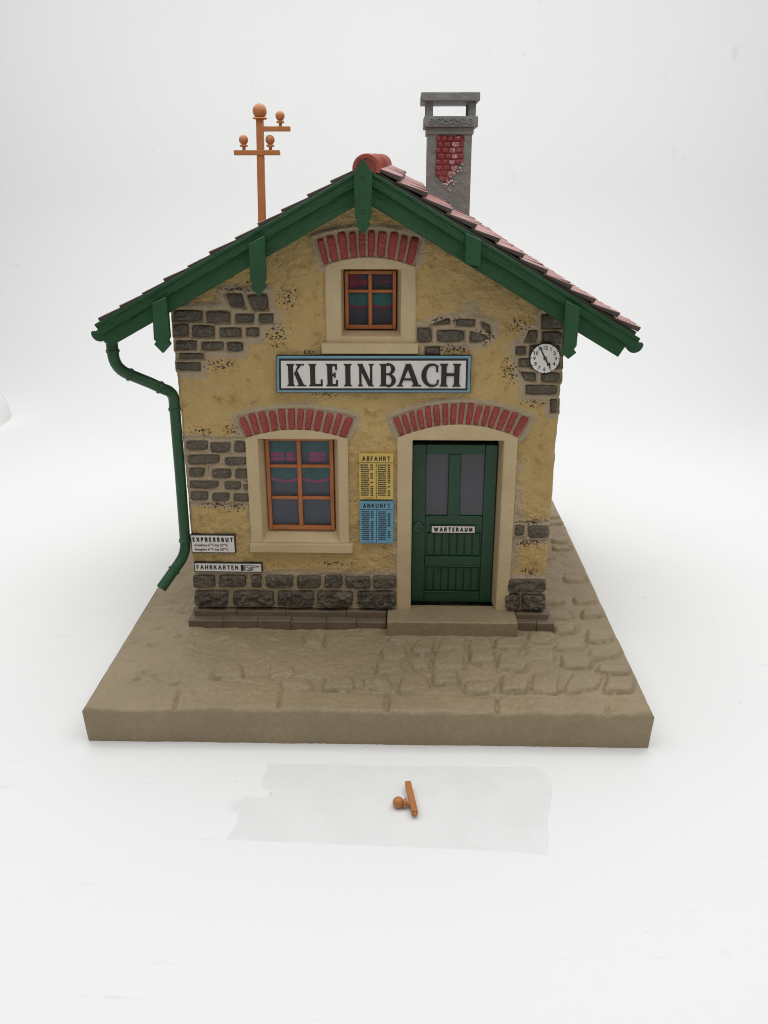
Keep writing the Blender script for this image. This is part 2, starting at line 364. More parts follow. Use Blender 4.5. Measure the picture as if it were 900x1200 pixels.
COBBLES = [[(0.102,-0.34),(0.251,-0.336),(0.251,-0.241),(0.1,-0.245)],[(0.281,-0.469),(0.447,-0.465),(0.455,-0.246),(0.283,-0.249)],[(0.456,-0.383),(0.635,-0.379),(0.646,-0.22),(0.462,-0.224)],[(0.631,-0.566),(0.811,-0.562),(0.841,-0.246),(0.652,-0.25)],[(0.831,-0.4),(1.025,-0.395),(1.047,-0.224),(0.847,-0.229)],[(1.061,-0.285),(1.253,-0.281),(1.283,-0.094),(1.085,-0.098)],[(1.274,-0.148),(1.426,-0.145),(1.454,0.002),(1.298,-0.001)],[(1.467,-0.267),(1.67,-0.263),(1.716,-0.062),(1.507,-0.066)],[(0.075,-0.526),(0.24,-0.523),(0.24,-0.358),(0.071,-0.362)],[(0.039,-0.702),(0.215,-0.698),(0.215,-0.503),(0.033,-0.507)],[(0.249,-0.659),(0.4,-0.656),(0.405,-0.491),(0.25,-0.494)],[(0.416,-0.648),(0.612,-0.644),(0.628,-0.392),(0.425,-0.396)],[(0.391,-0.824),(0.575,-0.82),(0.587,-0.621),(0.397,-0.625)],[(0.181,-0.91),(0.354,-0.907),(0.359,-0.695),(0.179,-0.699)],[(0.025,-0.868),(0.132,-0.865),(0.13,-0.719),(0.02,-0.721)],[(0.594,-0.926),(0.805,-0.921),(0.821,-0.76),(0.604,-0.764)],[(0.826,-0.655),(1.013,-0.651),(1.04,-0.445),(0.846,-0.449)],[(0.826,-0.903),(0.989,-0.9),(1.018,-0.681),(0.849,-0.684)],[(1.016,-0.546),(1.204,-0.542),(1.237,-0.336),(1.043,-0.341)],[(1.005,-0.899),(1.178,-0.896),(1.219,-0.646),(1.039,-0.65)],[(1.251,-0.357),(1.451,-0.353),(1.476,-0.224),(1.272,-0.228)],[(1.226,-0.608),(1.432,-0.603),(1.47,-0.415),(1.257,-0.419)],[(1.446,-0.484),(1.662,-0.48),(1.698,-0.326),(1.476,-0.331)],[(1.446,-0.679),(1.676,-0.674),(1.706,-0.55),(1.472,-0.555)],[(1.223,-0.877),(1.426,-0.873),(1.472,-0.652),(1.262,-0.657)],[(1.441,-0.89),(1.624,-0.886),(1.673,-0.686),(1.484,-0.69)],[(-0.455,-0.381),(-0.305,-0.378),(-0.323,-0.174),(-0.477,-0.177)],[(-0.985,-0.781),(-0.79,-0.776),(-0.818,-0.619),(-1.018,-0.623)],[(-0.644,-0.741),(-0.481,-0.737),(-0.499,-0.591),(-0.666,-0.594)],[(-0.541,-0.905),(-0.339,-0.901),(-0.353,-0.755),(-0.561,-0.759)],[(-0.292,-0.9),(-0.081,-0.895),(-0.09,-0.729),(-0.307,-0.733)],[(-0.04,-0.879),(0.129,-0.875),(0.127,-0.724),(-0.047,-0.728)]]
KERB_JOINTS = [[(-1.17,-0.911),(-1.147,-1.152)],[(-0.54,-0.907),(-0.522,-1.156)],[(0.114,-0.883),(0.114,-1.16)],[(0.125,-0.95),(0.129,-1.168)],[(0.787,-0.945),(0.771,-1.163)],[(1.443,-1.005),(1.422,-1.149)]]

XL, XR = -1.255, 1.21           # wall corners
TAB = -.237                     # table top
APX, APZ = -.027, 3.010         # apex of barge boards
SL, SR = .541, .583             # roof pitch left / right
def barge_z(x): return APZ - (SL * (APX - x) if x < APX else SR * (x - APX))

# arches: x range and height range of the outer and the inner curve
ARCH = {1: (12, -.885, -.108, 1.500, .058, -.838, -.167, 1.357, .061),
        2: (16, .129, 1.035, 1.499, .102, .178, .966, 1.370, .089),
        3: (10, -.341, .307, 2.617, .052, -.300, .264, 2.457, .053)}
def arch_pt(a, s, outer):       # s in -1..1
    n, ox0, ox1, oz, oh, ix0, ix1, iz, ih = ARCH[a]
    if outer: return ((ox0 + ox1) / 2 + s * (ox1 - ox0) / 2, oz + oh * (1 - s * s))
    return ((ix0 + ix1) / 2 + s * (ix1 - ix0) / 2, iz + ih * (1 - s * s))
def arch_poly(a):
    ss = np.linspace(-1, 1, 15)
    return [arch_pt(a, s, False) for s in ss] + [arch_pt(a, s, True) for s in ss[::-1]]

# ================================================================== BACKDROP
bm = bmesh.new()
prof = [(-22, TAB), (6.2, TAB)] + [(6.2 + 3.2 * math.sin(a), TAB + 3.2 - 3.2 * math.cos(a)) for a in np.linspace(0, PI / 2, 18)[1:]] + [(9.4, 26)]
px = np.linspace(-45, 45, 31); g = []
for y, z in prof: g.append([bm.verts.new((x, y, z)) for x in px])
for a, b in zip(g, g[1:]):
    for k in range(len(px) - 1): bm.faces.new((a[k], a[k + 1], b[k + 1], b[k]))
bd = obj('backdrop', bm, 'backdrop', None, 3.1); bd['kind'] = 'structure'

# ================================================================== MODEL BASE
base = thing('model_base', 'brown moulded base slab with cobbled ground under the toy station house', 'base', (0, .8, TAB))
x0, x1, y0, y1 = -1.70, 1.70, -1.13, 2.75
st = .0105
gx = np.linspace(x0, x1, int((x1 - x0) / st) + 1); gy = np.linspace(y0, y1, int((y1 - y0) / st) + 1)
X, Y = np.meshgrid(gx, gy)
cob = [list(p) for p in COBBLES]
# cobbles on the right flank and behind the house, lower and worn
rr = random.Random(3)
for j in range(11):
    for i in range(2):
        cx = 1.36 + i * .22 + rr.uniform(-.03, .03); cy = .14 + j * .2 + rr.uniform(-.04, .04)
        if rr.random() < .6: cob.append([(cx - .09, cy - .07), (cx + .09, cy - .07), (cx + .08, cy + .07), (cx - .08, cy + .07)])
wx = X + .05 * fbm(X, Y, 5, 31, 3); wy = Y + .05 * fbm(X, Y, 5, 47, 3)
dome = np.zeros_like(X); groove = np.zeros_like(X)
for p in cob:
    qx = sum(a for a, b in p) / 4; qy = sum(b for a, b in p) / 4
    pin = [(a + (.040 if a < qx else -.040), b + (.040 if b < qy else -.040)) for a, b in p]
    jj = [(a + rr.uniform(-.016, .016), b + rr.uniform(-.016, .016)) for a, b in pin]
    wdw = (np.abs(X - qx) < .24) & (np.abs(Y - qy) < .24)
    d = poly_sdf(wx[wdw], wy[wdw], jj) - .036
    tilt = 1 + 2.2 * (qy - Y[wdw])
    dome[wdw] = np.maximum(dome[wdw], rr.uniform(.012, .026) * smooth(.004, -.024, d) * np.clip(tilt, .4, 1.6))
    groove[wdw] = np.maximum(groove[wdw], np.exp(-((d - .006) / .009) ** 2) * np.clip(.55 + 3.5 * (qy - Y[wdw]), .1, 1))
H = .024 * fbm(X, Y, 2.2, 5, 4) + .026 * fbm(X, Y, 8, 6, 4) + .006 * fbm(X, Y, 40, 8, 2)
H += .9 * dome - .018 * groove
inner = (X > XL - .03) & (X < XR + .03) & (Y > -.03)
# kerb slabs along the front edge
kl = np.interp(X, [-1.75, -.80, .125, 1.75], [-.905, -.903, -.922, -.985])
H -= .009 * np.exp(-((Y - kl + .02 * fbm(X, Y, 4, 77, 2)) / .012) ** 2) * smooth(-1.22, -1.1, X) * (.25 + .75 * (vnoise(X * 2.2, Y * 0, 5) > .35))
H += .008 * smooth(kl + .02, kl - .03, Y) * smooth(-1.25, -1.1, X)
for (a, b) in KERB_JOINTS:
    t = np.clip((Y - b[1]) / (a[1] - b[1]), -.2, 1.05); jx = b[0] + t * (a[0] - b[0])
    dj = X - jx + .012 * fbm(X, Y, 12, 9, 2)
    H -= .022 * np.exp(-(dj / .011) ** 2) * smooth(a[1] + .02, a[1] - .02, Y)
# scratches and small dents on the plain left half
for k in range(60):
    cx, cy = rr.uniform(-1.62, -.2), rr.uniform(-.85, 1.6); ang = rr.uniform(-.6, .9); L = rr.uniform(.03, .10); d = rr.uniform(.005, .018)
    u = (X - cx) * math.cos(ang) + (Y - cy) * math.sin(ang); v = -(X - cx) * math.sin(ang) + (Y - cy) * math.cos(ang)
    H -= d * np.exp(-(u / L) ** 2 - (v / .011) ** 2); H += d * .7 * np.exp(-(u / L) ** 2 - ((v - .024) / .012) ** 2)
for (cx, cy) in ((-1.20, -.83),):
    u = (X - cx) * .8 + (Y - cy) * .6; v = -(X - cx) * .6 + (Y - cy) * .8
    H -= .03 * np.exp(-(u / .035) ** 2 - (v / .014) ** 2)
# rounded rim
ed = np.minimum(np.minimum(X - x0, x1 - X), np.minimum(Y - y0, y1 - Y))
H += .020 * fbm(X, Y, 11, 88, 4) * smooth(.06, .015, ed); H = H * (.4 + .6 * smooth(0, .03, ed)) - .020 * (1 - smooth(0, .022, ed)) ** 2
nx, ny = len(gx), len(gy)
wobx = .010 * fbm(X * 0 + np.sign(X), Y, 2.5, 61, 3); 
XX = X + wobx * smooth(.05, 0, np.minimum(X - x0, x1 - X)); YY = Y + .008 * fbm(X, Y * 0, 6, 63, 3) * smooth(.05, 0, Y - y0)
V = np.stack([XX, YY, H], -1).reshape(-1, 3)
idx = np.arange(nx * ny).reshape(ny, nx)
F = np.stack([idx[:-1, :-1], idx[:-1, 1:], idx[1:, 1:], idx[1:, :-1]], -1).reshape(-1, 4)
# skirt down to the table
ring = np.concatenate([idx[0, :], idx[1:, -1], idx[-1, -2::-1], idx[-2:0, 0]])
rv = V[ring].copy(); VV = [V]; FF = [F]; prev = ring; off = len(V)
for k, zf in enumerate((.18, .5, .8, 1.0)):
    r2 = V[ring].copy(); r2[:, 2] = rv[:, 2] * (1 - zf) + TAB * zf
    sh = 1 - .006 * zf
    r2[:, 0] *= sh; r2[:, 1] = .8 + (r2[:, 1] - .8) * sh
    if 0 < k < 4: r2[:, :2] += .004 * (np.random.RandomState(k).rand(len(ring), 1) - .5)
    VV.append(r2); cur = np.arange(off, off + len(ring)); off += len(ring)
    FF.append(np.stack([prev, cur, np.roll(cur, -1), np.roll(prev, -1)], -1)); prev = cur
me = bpy.data.meshes.new('slab'); me.from_pydata(np.concatenate(VV).tolist(), [], np.concatenate(FF).tolist())
finish('slab', me, 'base', base, 1.0)
# stepped foot course round the house
bm = bmesh.new()
rr = random.Random(5)
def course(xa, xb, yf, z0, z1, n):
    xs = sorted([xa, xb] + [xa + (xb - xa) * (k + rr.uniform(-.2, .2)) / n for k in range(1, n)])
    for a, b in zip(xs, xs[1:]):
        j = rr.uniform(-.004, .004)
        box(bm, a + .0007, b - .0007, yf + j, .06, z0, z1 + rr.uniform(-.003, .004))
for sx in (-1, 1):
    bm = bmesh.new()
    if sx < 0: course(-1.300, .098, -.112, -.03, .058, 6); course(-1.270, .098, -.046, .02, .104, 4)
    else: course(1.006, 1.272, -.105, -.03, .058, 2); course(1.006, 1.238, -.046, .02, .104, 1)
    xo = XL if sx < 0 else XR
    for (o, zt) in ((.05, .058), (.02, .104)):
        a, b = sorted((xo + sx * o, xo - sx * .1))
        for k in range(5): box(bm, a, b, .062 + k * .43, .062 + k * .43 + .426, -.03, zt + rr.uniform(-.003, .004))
    obj('foot_course', bm, 'base_shaded', base, .6, .007)
bm = bmesh.new()
box(bm, .104, 1.001, -.208, .055, -.03, .112)
o = obj('doorstep', bm, ['base'], base, .6, .008)

# ================================================================== STATION HOUSE
house = thing('station_house', 'small ochre plaster toy station house with green gable boards and red tiled roof', 'model house', (-.02, 1.1, .11))
Y1 = 2.2
# ---- wall
st = .0062
gx = np.linspace(XL, XR, int((XR - XL) / st) + 1); gz = np.linspace(.11, 2.96, int(2.85 / st) + 1)
X, Z = np.meshgrid(gx, gz)
patches = STONES_A + STONES_B + STONES_C + STONES_D + STONES_E
sdA = field_sdf(X, Z, STONES_A + STONES_C + STONES_D, .12)
sdB = field_sdf(X, Z, STONES_B + STONES_E, .12)
sda = field_sdf(X, Z, [arch_poly(k) for k in ARCH], .12)
sdp = field_sdf(X, Z, PLINTH_L + PLINTH_R, .12)
wob = fbm(X, Z, 9, 91, 3)
mort = np.maximum(smooth(.075, .02, sdA + .03 * wob), smooth(.075, .02, sdB + .03 * wob))
mort = np.maximum(mort, .95 * smooth(.055, .02, sda + .02 * wob)); mort = np.maximum(mort, smooth(.05, .02, sdp + .02 * wob))
def blob(cx, cz, rx, rz): return np.clip(1 - np.hypot((X - cx) / rx, (Z - cz) / rz), 0, 1) ** .5
for cx, cz, rx, rz, a in ((-1.02, 1.12, .26, .26, .95), (-.02, 2.30, .48, .42, .62), (-.78, 1.0, .12, .6, .9), (-.16, 1.0, .10, .5, .5), (.15, .8, .08, .8, .7), (.98, .8, .08, .8, .7), (-.3, 2.72, .5, .13, .55), (.5, 2.25, .3, .12, .45),
                          (-.5, 1.6, .5, .06, .4), (.6, 1.65, .6, .06, .4), (-.55, .44, .7, .06, .4), (.62, 2.22, .1, .05, .8)):
    mort = np.maximum(mort, a * blob(cx, cz, rx, rz))
sp = np.zeros_like(X)
for cx, cz, rx, rz in ((-.60, 2.03, .13, .12), (-.98, 1.84, .16, .06), (-.86, 2.31, .16, .05), (-.52, 2.27, .10, .14), (-1.12, 1.40, .12, .07), (-.93, 1.42, .10, .09), (-1.08, .885, .16, .05),
                       (-.93, .87, .12, .06), (-.30, 1.655, .18, .04), (-.40, 1.925, .12, .03), (.52, 1.95, .22, .05), (.72, 2.03, .10, .1), (.50, 2.13, .22, .05), (.93, 2.09, .10, .10), (.88, 1.80, .10, .13),
                       (1.06, 1.60, .14, .05), (1.09, .785, .16, .05), (1.08, .62, .16, .06), (-.25, .455, .25, .03), (-.72, 2.33, .1, .08), (1.1, .40, .12, .05)):
    sp = np.maximum(sp, blob(cx, cz, rx, rz))
H = .024 * fbm(X, Z, 3.2, 11, 4) + .026 * fbm(X, Z, 9, 12, 4) + .012 * fbm(X, Z, 32, 13, 3)
H = np.maximum(H, -.014)
H += .008 * smooth(.06, .02, sdA + .02 * wob)
H += .004 * smooth(.05, .02, sdB + .02 * wob) - .010 * np.exp(-((sdB - .024) / .005) ** 2)
def lay(H, w, v): return H * (1 - w) + v * w
H = lay(H, smooth(.030, .014, sdA), .012 + .006 * fbm(X, Z, 18, 40, 3)); H = lay(H, smooth(.010, -.006, sdA), -.014)
H = lay(H, smooth(.016, .006, sdB), .004); H = lay(H, smooth(.006, -.004, sdB), -.006)
H = lay(H, smooth(.040, .016, sda), .012); H = lay(H, smooth(.008, .0, sda), .003)
H = lay(H, smooth(.016, .006, sdp), .000); H = np.where(Z < .385, np.minimum(H, .006), H)
ed = np.minimum(X - XL, XR - X)
H -= .012 * (1 - smooth(0, .02, ed))
keep = (Z < np.vectorize(barge_z)(X) - .03)
for (a, b, c, d) in ((-.80, -.195, .59, 1.375), (.20, .93, .05, 1.37), (-.235, .235, 2.00, 2.455)):
    keep &= ~((X > a) & (X < b) & (Z > c) & (Z < d))
# corner stones swell out sideways
side = np.where(ed < .03, (.016 * smooth(.02, -.005, sdA) + .010 * fbm(X, Z, 14, 33, 3)) * (1 - ed / .03), 0)
XX = X + np.where(X < 0, -side, side)
nx, nz = len(gx), len(gz); idx = np.arange(nx * nz).reshape(nz, nx)
fk = keep[:-1, :-1] & keep[:-1, 1:] & keep[1:, 1:] & keep[1:, :-1]
F = np.stack([idx[:-1, :-1], idx[:-1, 1:], idx[1:, 1:], idx[1:, :-1]], -1)[fk].reshape(-1, 4)
V = np.stack([XX, -H, Z], -1).reshape(-1, 3)
A_m = mort.reshape(-1); A_s = sp.reshape(-1)
Vs, Fs, Ms, Ss = [V], [F], [A_m], [A_s]; off = len(V)
# side walls and back wall
sg = .02
for xo, sx, zt, col in ((XL, -1, barge_z(XL) - .03, 0), (XR, 1, barge_z(XR) - .03, nx - 1)):
    ky = int((zt - .11) / st); zz = gz[:ky]
    yy = np.linspace(0, Y1, int(Y1 / sg))
    YY, ZZ = np.meshgrid(yy, zz)
    h = .020 * fbm(YY + 9 * sx, ZZ, 3.2, 21, 4) + .016 * fbm(YY, ZZ, 10, 22, 4)
    xx = xo + sx * np.maximum(h, -.01) * smooth(0, .05, YY)
    yv = YY.copy()
    xx[:, 0] = XX[:ky, col]; yv[:, 0] = -H[:ky, col]
    V = np.stack([xx, yv, ZZ], -1).reshape(-1, 3); n2 = len(yy); m2 = len(zz)
    id2 = np.arange(n2 * m2).reshape(m2, n2) + off
    Vs.append(V); Fs.append(np.stack([id2[:-1, :-1], id2[:-1, 1:], id2[1:, 1:], id2[1:, :-1]], -1).reshape(-1, 4)); off += len(V)
    mm = np.repeat(mort[:ky, col][:, None], n2, 1) * smooth(.25, .05, YY); Ms.append(mm.reshape(-1)); Ss.append(np.zeros(n2 * m2))
bk = np.array([(XL, Y1, .11), (XR, Y1, .11), (XR, Y1, barge_z(XR) - .03), (APX, Y1, APZ - .03), (XL, Y1, barge_z(XL) - .03)])
Vs.append(bk); Ms.append(np.zeros(5)); Ss.append(np.zeros(5))
faces = np.concatenate(Fs).tolist() + [[off, off + 1, off + 2, off + 3, off + 4]]
me = bpy.data.meshes.new('wall'); me.from_pydata(np.concatenate(Vs).tolist(), [], faces)
for nm, arr in (('mortar', np.concatenate(Ms)), ('speck', np.concatenate(Ss))):
    at = me.attributes.new(nm, 'FLOAT', 'POINT'); at.data.foreach_set('value', arr.astype(np.float32))
# drop loose verts
b2 = bmesh.new(); b2.from_mesh(me); bmesh.ops.delete(b2, geom=[v for v in b2.verts if not v.link_faces], context='VERTS')
bmesh.ops.recalc_face_normals(b2, faces=b2.faces); b2.to_mesh(me); b2.free()
finish('wall', me, 'wall', house, 1.2)
# dark lining inside, so that the openings do not look through an empty shell
bm = bmesh.new(); box(bm, XL + .06, XR - .06, .17, Y1 - .06, .12, 2.2); obj('inner_box', bm, 'dark', house)

# ---- bare stone patches
for kk, (L, yb, dep, amp) in enumerate(((STONES_A, .010, .016, .012), (STONES_B, .002, .020, .010), (STONES_C, .010, .017, .013), (STONES_D, .010, .017, .012), (STONES_E, .002, .020, .010))):
    bm = bmesh.new()
    for i, qd in enumerate(L): rough_block(bm, qd, yb, dep, amp, .014, 100 * kk + i, .007, 6, 30)
    obj('stone_patch', bm, 'stone', house, 3.1)
for kk, L in enumerate((PLINTH_L, PLINTH_R)):
    bm = bmesh.new()
    for i, qd in enumerate(L):
        low = qd[0][1] < .2
        rough_block(bm, qd, .004, .040 if low else .034, .030 if low else .020, .007, 700 + i + 40 * kk, .0050, 10, 34, asp=4)
    obj('plinth', bm, 'plinth', house, 3.1)
# ---- brick arches
rr = random.Random(11)
for a in (1, 2, 3):
    n = ARCH[a][0]; bm = bmesh.new()
    ws = [rr.uniform(.86, 1.14) for _ in range(n)]; ws[-1] *= 1.15; tot = sum(ws); s = -1
    for i in range(n):
        s2 = s + 2 * ws[i] / tot; g_ = .0075 * (2 / (ARCH[a][2] - ARCH[a][1]))
        q = [arch_pt(a, s + g_, False), arch_pt(a, s2 - g_, False), arch_pt(a, s2 - g_, True), arch_pt(a, s + g_, True)]
        j = rr.uniform(-.008, .004); q[2] = (q[2][0], q[2][1] + j); q[3] = (q[3][0], q[3][1] + j)
        rough_block(bm, q, .0, .020, .005, .004, 900 + 40 * a + i, .0065, 8, 34, asp=3); s = s2
    obj('brick_arch', bm, 'brick', house, 3.1)
# ---- surrounds with splayed reveals
def surround(name, a, xo0, xo1, zb, xi0, xi1, zi0, zi1, back, ydeep, sill=None, open_bottom=False):
    bm = bmesh.new(); yf = -.016
    def P(x, z, y=yf): return bm.verts.new((x, y, z))
    ss = np.linspace(-1, 1, 13)
    top = [arch_pt(a, s, False) for s in ss]
    top = [(x, z) for x, z in top if xo0 + .012 < x < xo1 - .012]
    top = [(xo0, max(zi1 + .004, ARCH[a][7] - .002))] + top + [(xo1, max(zi1 + .004, ARCH[a][7] - .002))]
    # front: ring outer -> inner, made of matched quads
    nT = len(top)
    inner_top = [(xi0 + (xi1 - xi0) * k / (nT - 1), zi1) for k in range(nT)]
    ot = [P(*p) for p in top]; it = [P(*p) for p in inner_top]
    for k in range(nT - 1): bm.faces.new((it[k], it[k + 1], ot[k + 1], ot[k]))
    ob0, ob1 = P(xo0, zb), P(xo1, zb); ib0, ib1 = P(xi0, zi0), P(xi1, zi0)
    bm.faces.new((ob0, ib0, it[0], ot[0])); bm.faces.new((ib1, ob1, ot[-1], it[-1]))
    if not open_bottom: bm.faces.new((ob0, ob1, ib1, ib0))
    # outer rim back into the wall
    rim = [ob0] + ot + [ob1]; rb = [bm.verts.new((v.co.x, .03, v.co.z)) for v in rim]
    for k in range(len(rim) - 1): bm.faces.new((rim[k], rim[k + 1], rb[k + 1], rb[k]))
    # reveals
    bx0, bx1, bz0, bz1 = back
    bt = [bm.verts.new((bx0 + (bx1 - bx0) * k / (nT - 1), ydeep, bz1)) for k in range(nT)]
    bb0, bb1 = bm.verts.new((bx0, ydeep, bz0)), bm.verts.new((bx1, ydeep, bz0))
    for k in range(nT - 1): bm.faces.new((it[k], it[k + 1], bt[k + 1], bt[k]))
    bm.faces.new((ib0, it[0], bt[0], bb0)); bm.faces.new((ib1, it[-1], bt[-1], bb1))
    if not open_bottom: bm.faces.new((ib0, ib1, bb1, bb0))
    if sill: box(bm, sill[0], sill[1], -.040, .03, sill[2], sill[3])
    return obj(name, bm, 'surround', house, .6, .007, 2)
surround('window_surround', 1, -.838, -.160, .600, -.757, -.226, .620, 1.354, (-.724, -.262, .672, 1.338), .09, (-.845, -.136, .549, .612))
surround('window_surround', 3, -.288, .280, 1.982, -.187, .185, 2.028, 2.439, (-.176, .160, 2.050, 2.424), .12, (-.316, .296, 1.922, 1.988))
surround('door_surround', 2, .166, .958, .113, .268, .868, .113, 1.352, (.262, .846, .113, 1.33), .13, None, True)

# ---- windows
def window(x0, x1, z0, z1, yf, rails, mull, w=.026, ov=.0):
    bm = bmesh.new(); d = .035
    box(bm, x0, x0 + w, yf, yf + d, z0, z1); box(bm, x1 - w, x1, yf, yf + d, z0, z1)
    box(bm, x0 + w, x1 - w, yf + .001, yf + d, z0, z0 + w * 1.15); box(bm, x0 + w, x1 - w, yf + .001, yf + d, z1 - w, z1)
    box(bm, mull - w * .55, mull + w * .55, yf + .004, yf + d, z0 + w * 1.15, z1 - w)
    for zr in rails:
        for a, b in ((x0 + w, mull - w * .55), (mull + w * .55, x1 - w)):
            box(bm, a, b, yf + .006, yf + d - .002, zr - w * .42, zr + w * .42)
    o = obj('window', bm, 'frame_orange', house, .6, .004)
    bm = bmesh.new(); box(bm, x0 + .008, x1 - .008, yf + .020, yf + .023, z0 + .008, z1 - .008)
    obj('pane', bm, 'glass', o)
    bm = bmesh.new(); box(bm, x0 - .03, x1 + .03, yf + .048, yf + .05, z0 - .02, z1 + .02)
    return o, bm
# lower window with teal and pink valance printed on grey film
W1, bm = window(-.722, -.264, .680, 1.345, .062, (.912, 1.140), -.497)
obj('window_film', bm, 'film', W1)
def scallop(bm, xa, xb, ztop, zbot, dip, n, y, mi, thick=None):
    ks = 8 * n; pts = []
    for k in range(ks + 1):
        t = k / ks; ph = (t * n) % 1.0; x = xa + (xb - xa) * t
        pts.append((x, zbot - dip * math.sin(PI * ph)))
    for (a, b) in zip(pts, pts[1:]):
        top = (ztop, ztop) if thick is None else (a[1] + thick, b[1] + thick)
        vs = [bm.verts.new(p) for p in ((a[0], y, a[1]), (b[0], y, b[1]), (b[0], y, top[1]), (a[0], y, top[0]))]
        bm.faces.new(vs).material_index = mi
bm = bmesh.new(); yy = .1075
scallop(bm, -.70, -.285, 1.118, 1.050, .018, 2, yy, 0)
scallop(bm, -.70, -.285, 0, 1.034, .024, 2, yy - .001, 1, .021)
box(bm, -.70, -.285, yy - .0005, yy + .0005, 1.228, 1.335, 0)
box(bm, -.69, -.60, yy - .0012, yy - .0002, 1.165, 1.227, 1); box(bm, -.585, -.53, yy - .0012, yy - .0002, 1.165, 1.227, 1)
box(bm, -.43, -.325, yy - .0012, yy - .0002, 1.160, 1.232, 1)
for z in (1.262, 1.295, 1.196, 1.085): box(bm, -.70, -.285, yy - .0022, yy - .0016, z, z + .004, 2)
for x in (-.64, -.60, -.545, -.40, -.35): box(bm, x, x + .004, yy - .0028, yy - .0023, 1.16, 1.33, 2)
obj('curtain', bm, ['tealcurtain', 'pinkcurtain', 'film'], W1, None)
W2, bm = window(-.170, .154, 2.058, 2.420, .088, (2.294,), -.010, .022)
obj('window_film', bm, 'film_dark', W2)
bm = bmesh.new(); yy = .1335
scallop(bm, -.15, .135, 2.275, 2.215, .022, 2, yy, 0); scallop(bm, -.15, .135, 0, 2.203, .022, 2, yy - .001, 1, .014)
box(bm, -.14, -.085, yy - .001, yy, 2.315, 2.395, 1); box(bm, -.075, -.03, yy - .001, yy, 2.325, 2.36, 1); box(bm, .02, .13, yy - .001, yy, 2.345, 2.352, 1); box(bm, .02, .13, yy - .001, yy, 2.375, 2.381, 1)
obj('curtain', bm, ['tealcurtain', 'redcurtain'], W2, None)

# ---- door
bm = bmesh.new(); yd = .10
xa, xb, za, zb = .272, .842, .114, 1.288
box(bm, xa, xb, yd + .022, yd + .05, za, zb)                       # core
L0, L1, R0, R1 = xa, .362, .760, xb
zr = [(.114, .190), (.392, .468), (.655, .775), (1.222, zb)]
box(bm, L0, L1, yd, yd + .0215, za, zb); box(bm, R0, R1, yd, yd + .0215, za, zb)
for a, b in zr: box(bm, L1 + .001, R0 - .001, yd + .0015, yd + .0215, a, b)
box(bm, .517, .597, yd + .0008, yd + .0215, .776, 1.221)            # bar between the panes
for lo, hi in ((.195, .388), (.472, .650)):
    n = 7
    for k in range(n):
        a = L1 + .012 + (R0 - L1 - .024) * k / n; b = L1 + .012 + (R0 - L1 - .024) * (k + 1) / n
        box(bm, a + .003, b - .003, yd + .012, yd + .0218, lo + .006, hi - .006)
box(bm, .36, .762, yd - .006, yd + .001, .190, .199); box(bm, .36, .762, yd - .006, yd + .001, .392, .400)
door = obj('door', bm, 'door_green', house, .6, .004)
for a, b in ((.366, .513), (.601, .756)):
    bm = bmesh.new(); box(bm, a - .002, b + .002, yd + .016, yd + .0205, .780, 1.219); obj('door_pane', bm, 'film', door)
bm = bmesh.new(); lathe(bm, [(.043, 0), (.043, .012), (.037, .017), (.012, .018), (.010, .014)], (.314, yd + .002, .690), (0, -1, 0), 22); obj('door_knob', bm, 'door_green', door, .5)

# ---- roof
def slope_pt(side, s, n):     # s: distance down the slope from the apex line, n: height above barge top line
    k = SL if side < 0 else SR; c = 1 / math.hypot(1, k)
    return APX + side * (s * c + n * k * c), APZ - s * k * c + n * c
YF, YB = -.205, 2.42
def rise(bm):                 # the moulded roof lifts a little towards its far end
    for v in bm.verts:
        k = max(0, v.co.y + .15); q = max(0, 1 - abs(v.co.x - APX) / 1.65)
        v.co.z += .030 * k * q; v.co.x += .012 * k * q
roofs = []
bm = bmesh.new()
lenL = (APX + 1.668) * math.hypot(1, SL); lenR = (1.622 - APX) * math.hypot(1, SR)
prof = [slope_pt(-1, lenL - .03, .012), (APX, APZ + .026), slope_pt(1, lenR - .03, .030), slope_pt(1, lenR - .03, -.03), (APX, APZ - .034), slope_pt(-1, lenL - .03, -.03)]
prism(bm, prof, YF + .008, YB); rise(bm)
roof = obj('roof', bm, 'deck', house, .6)
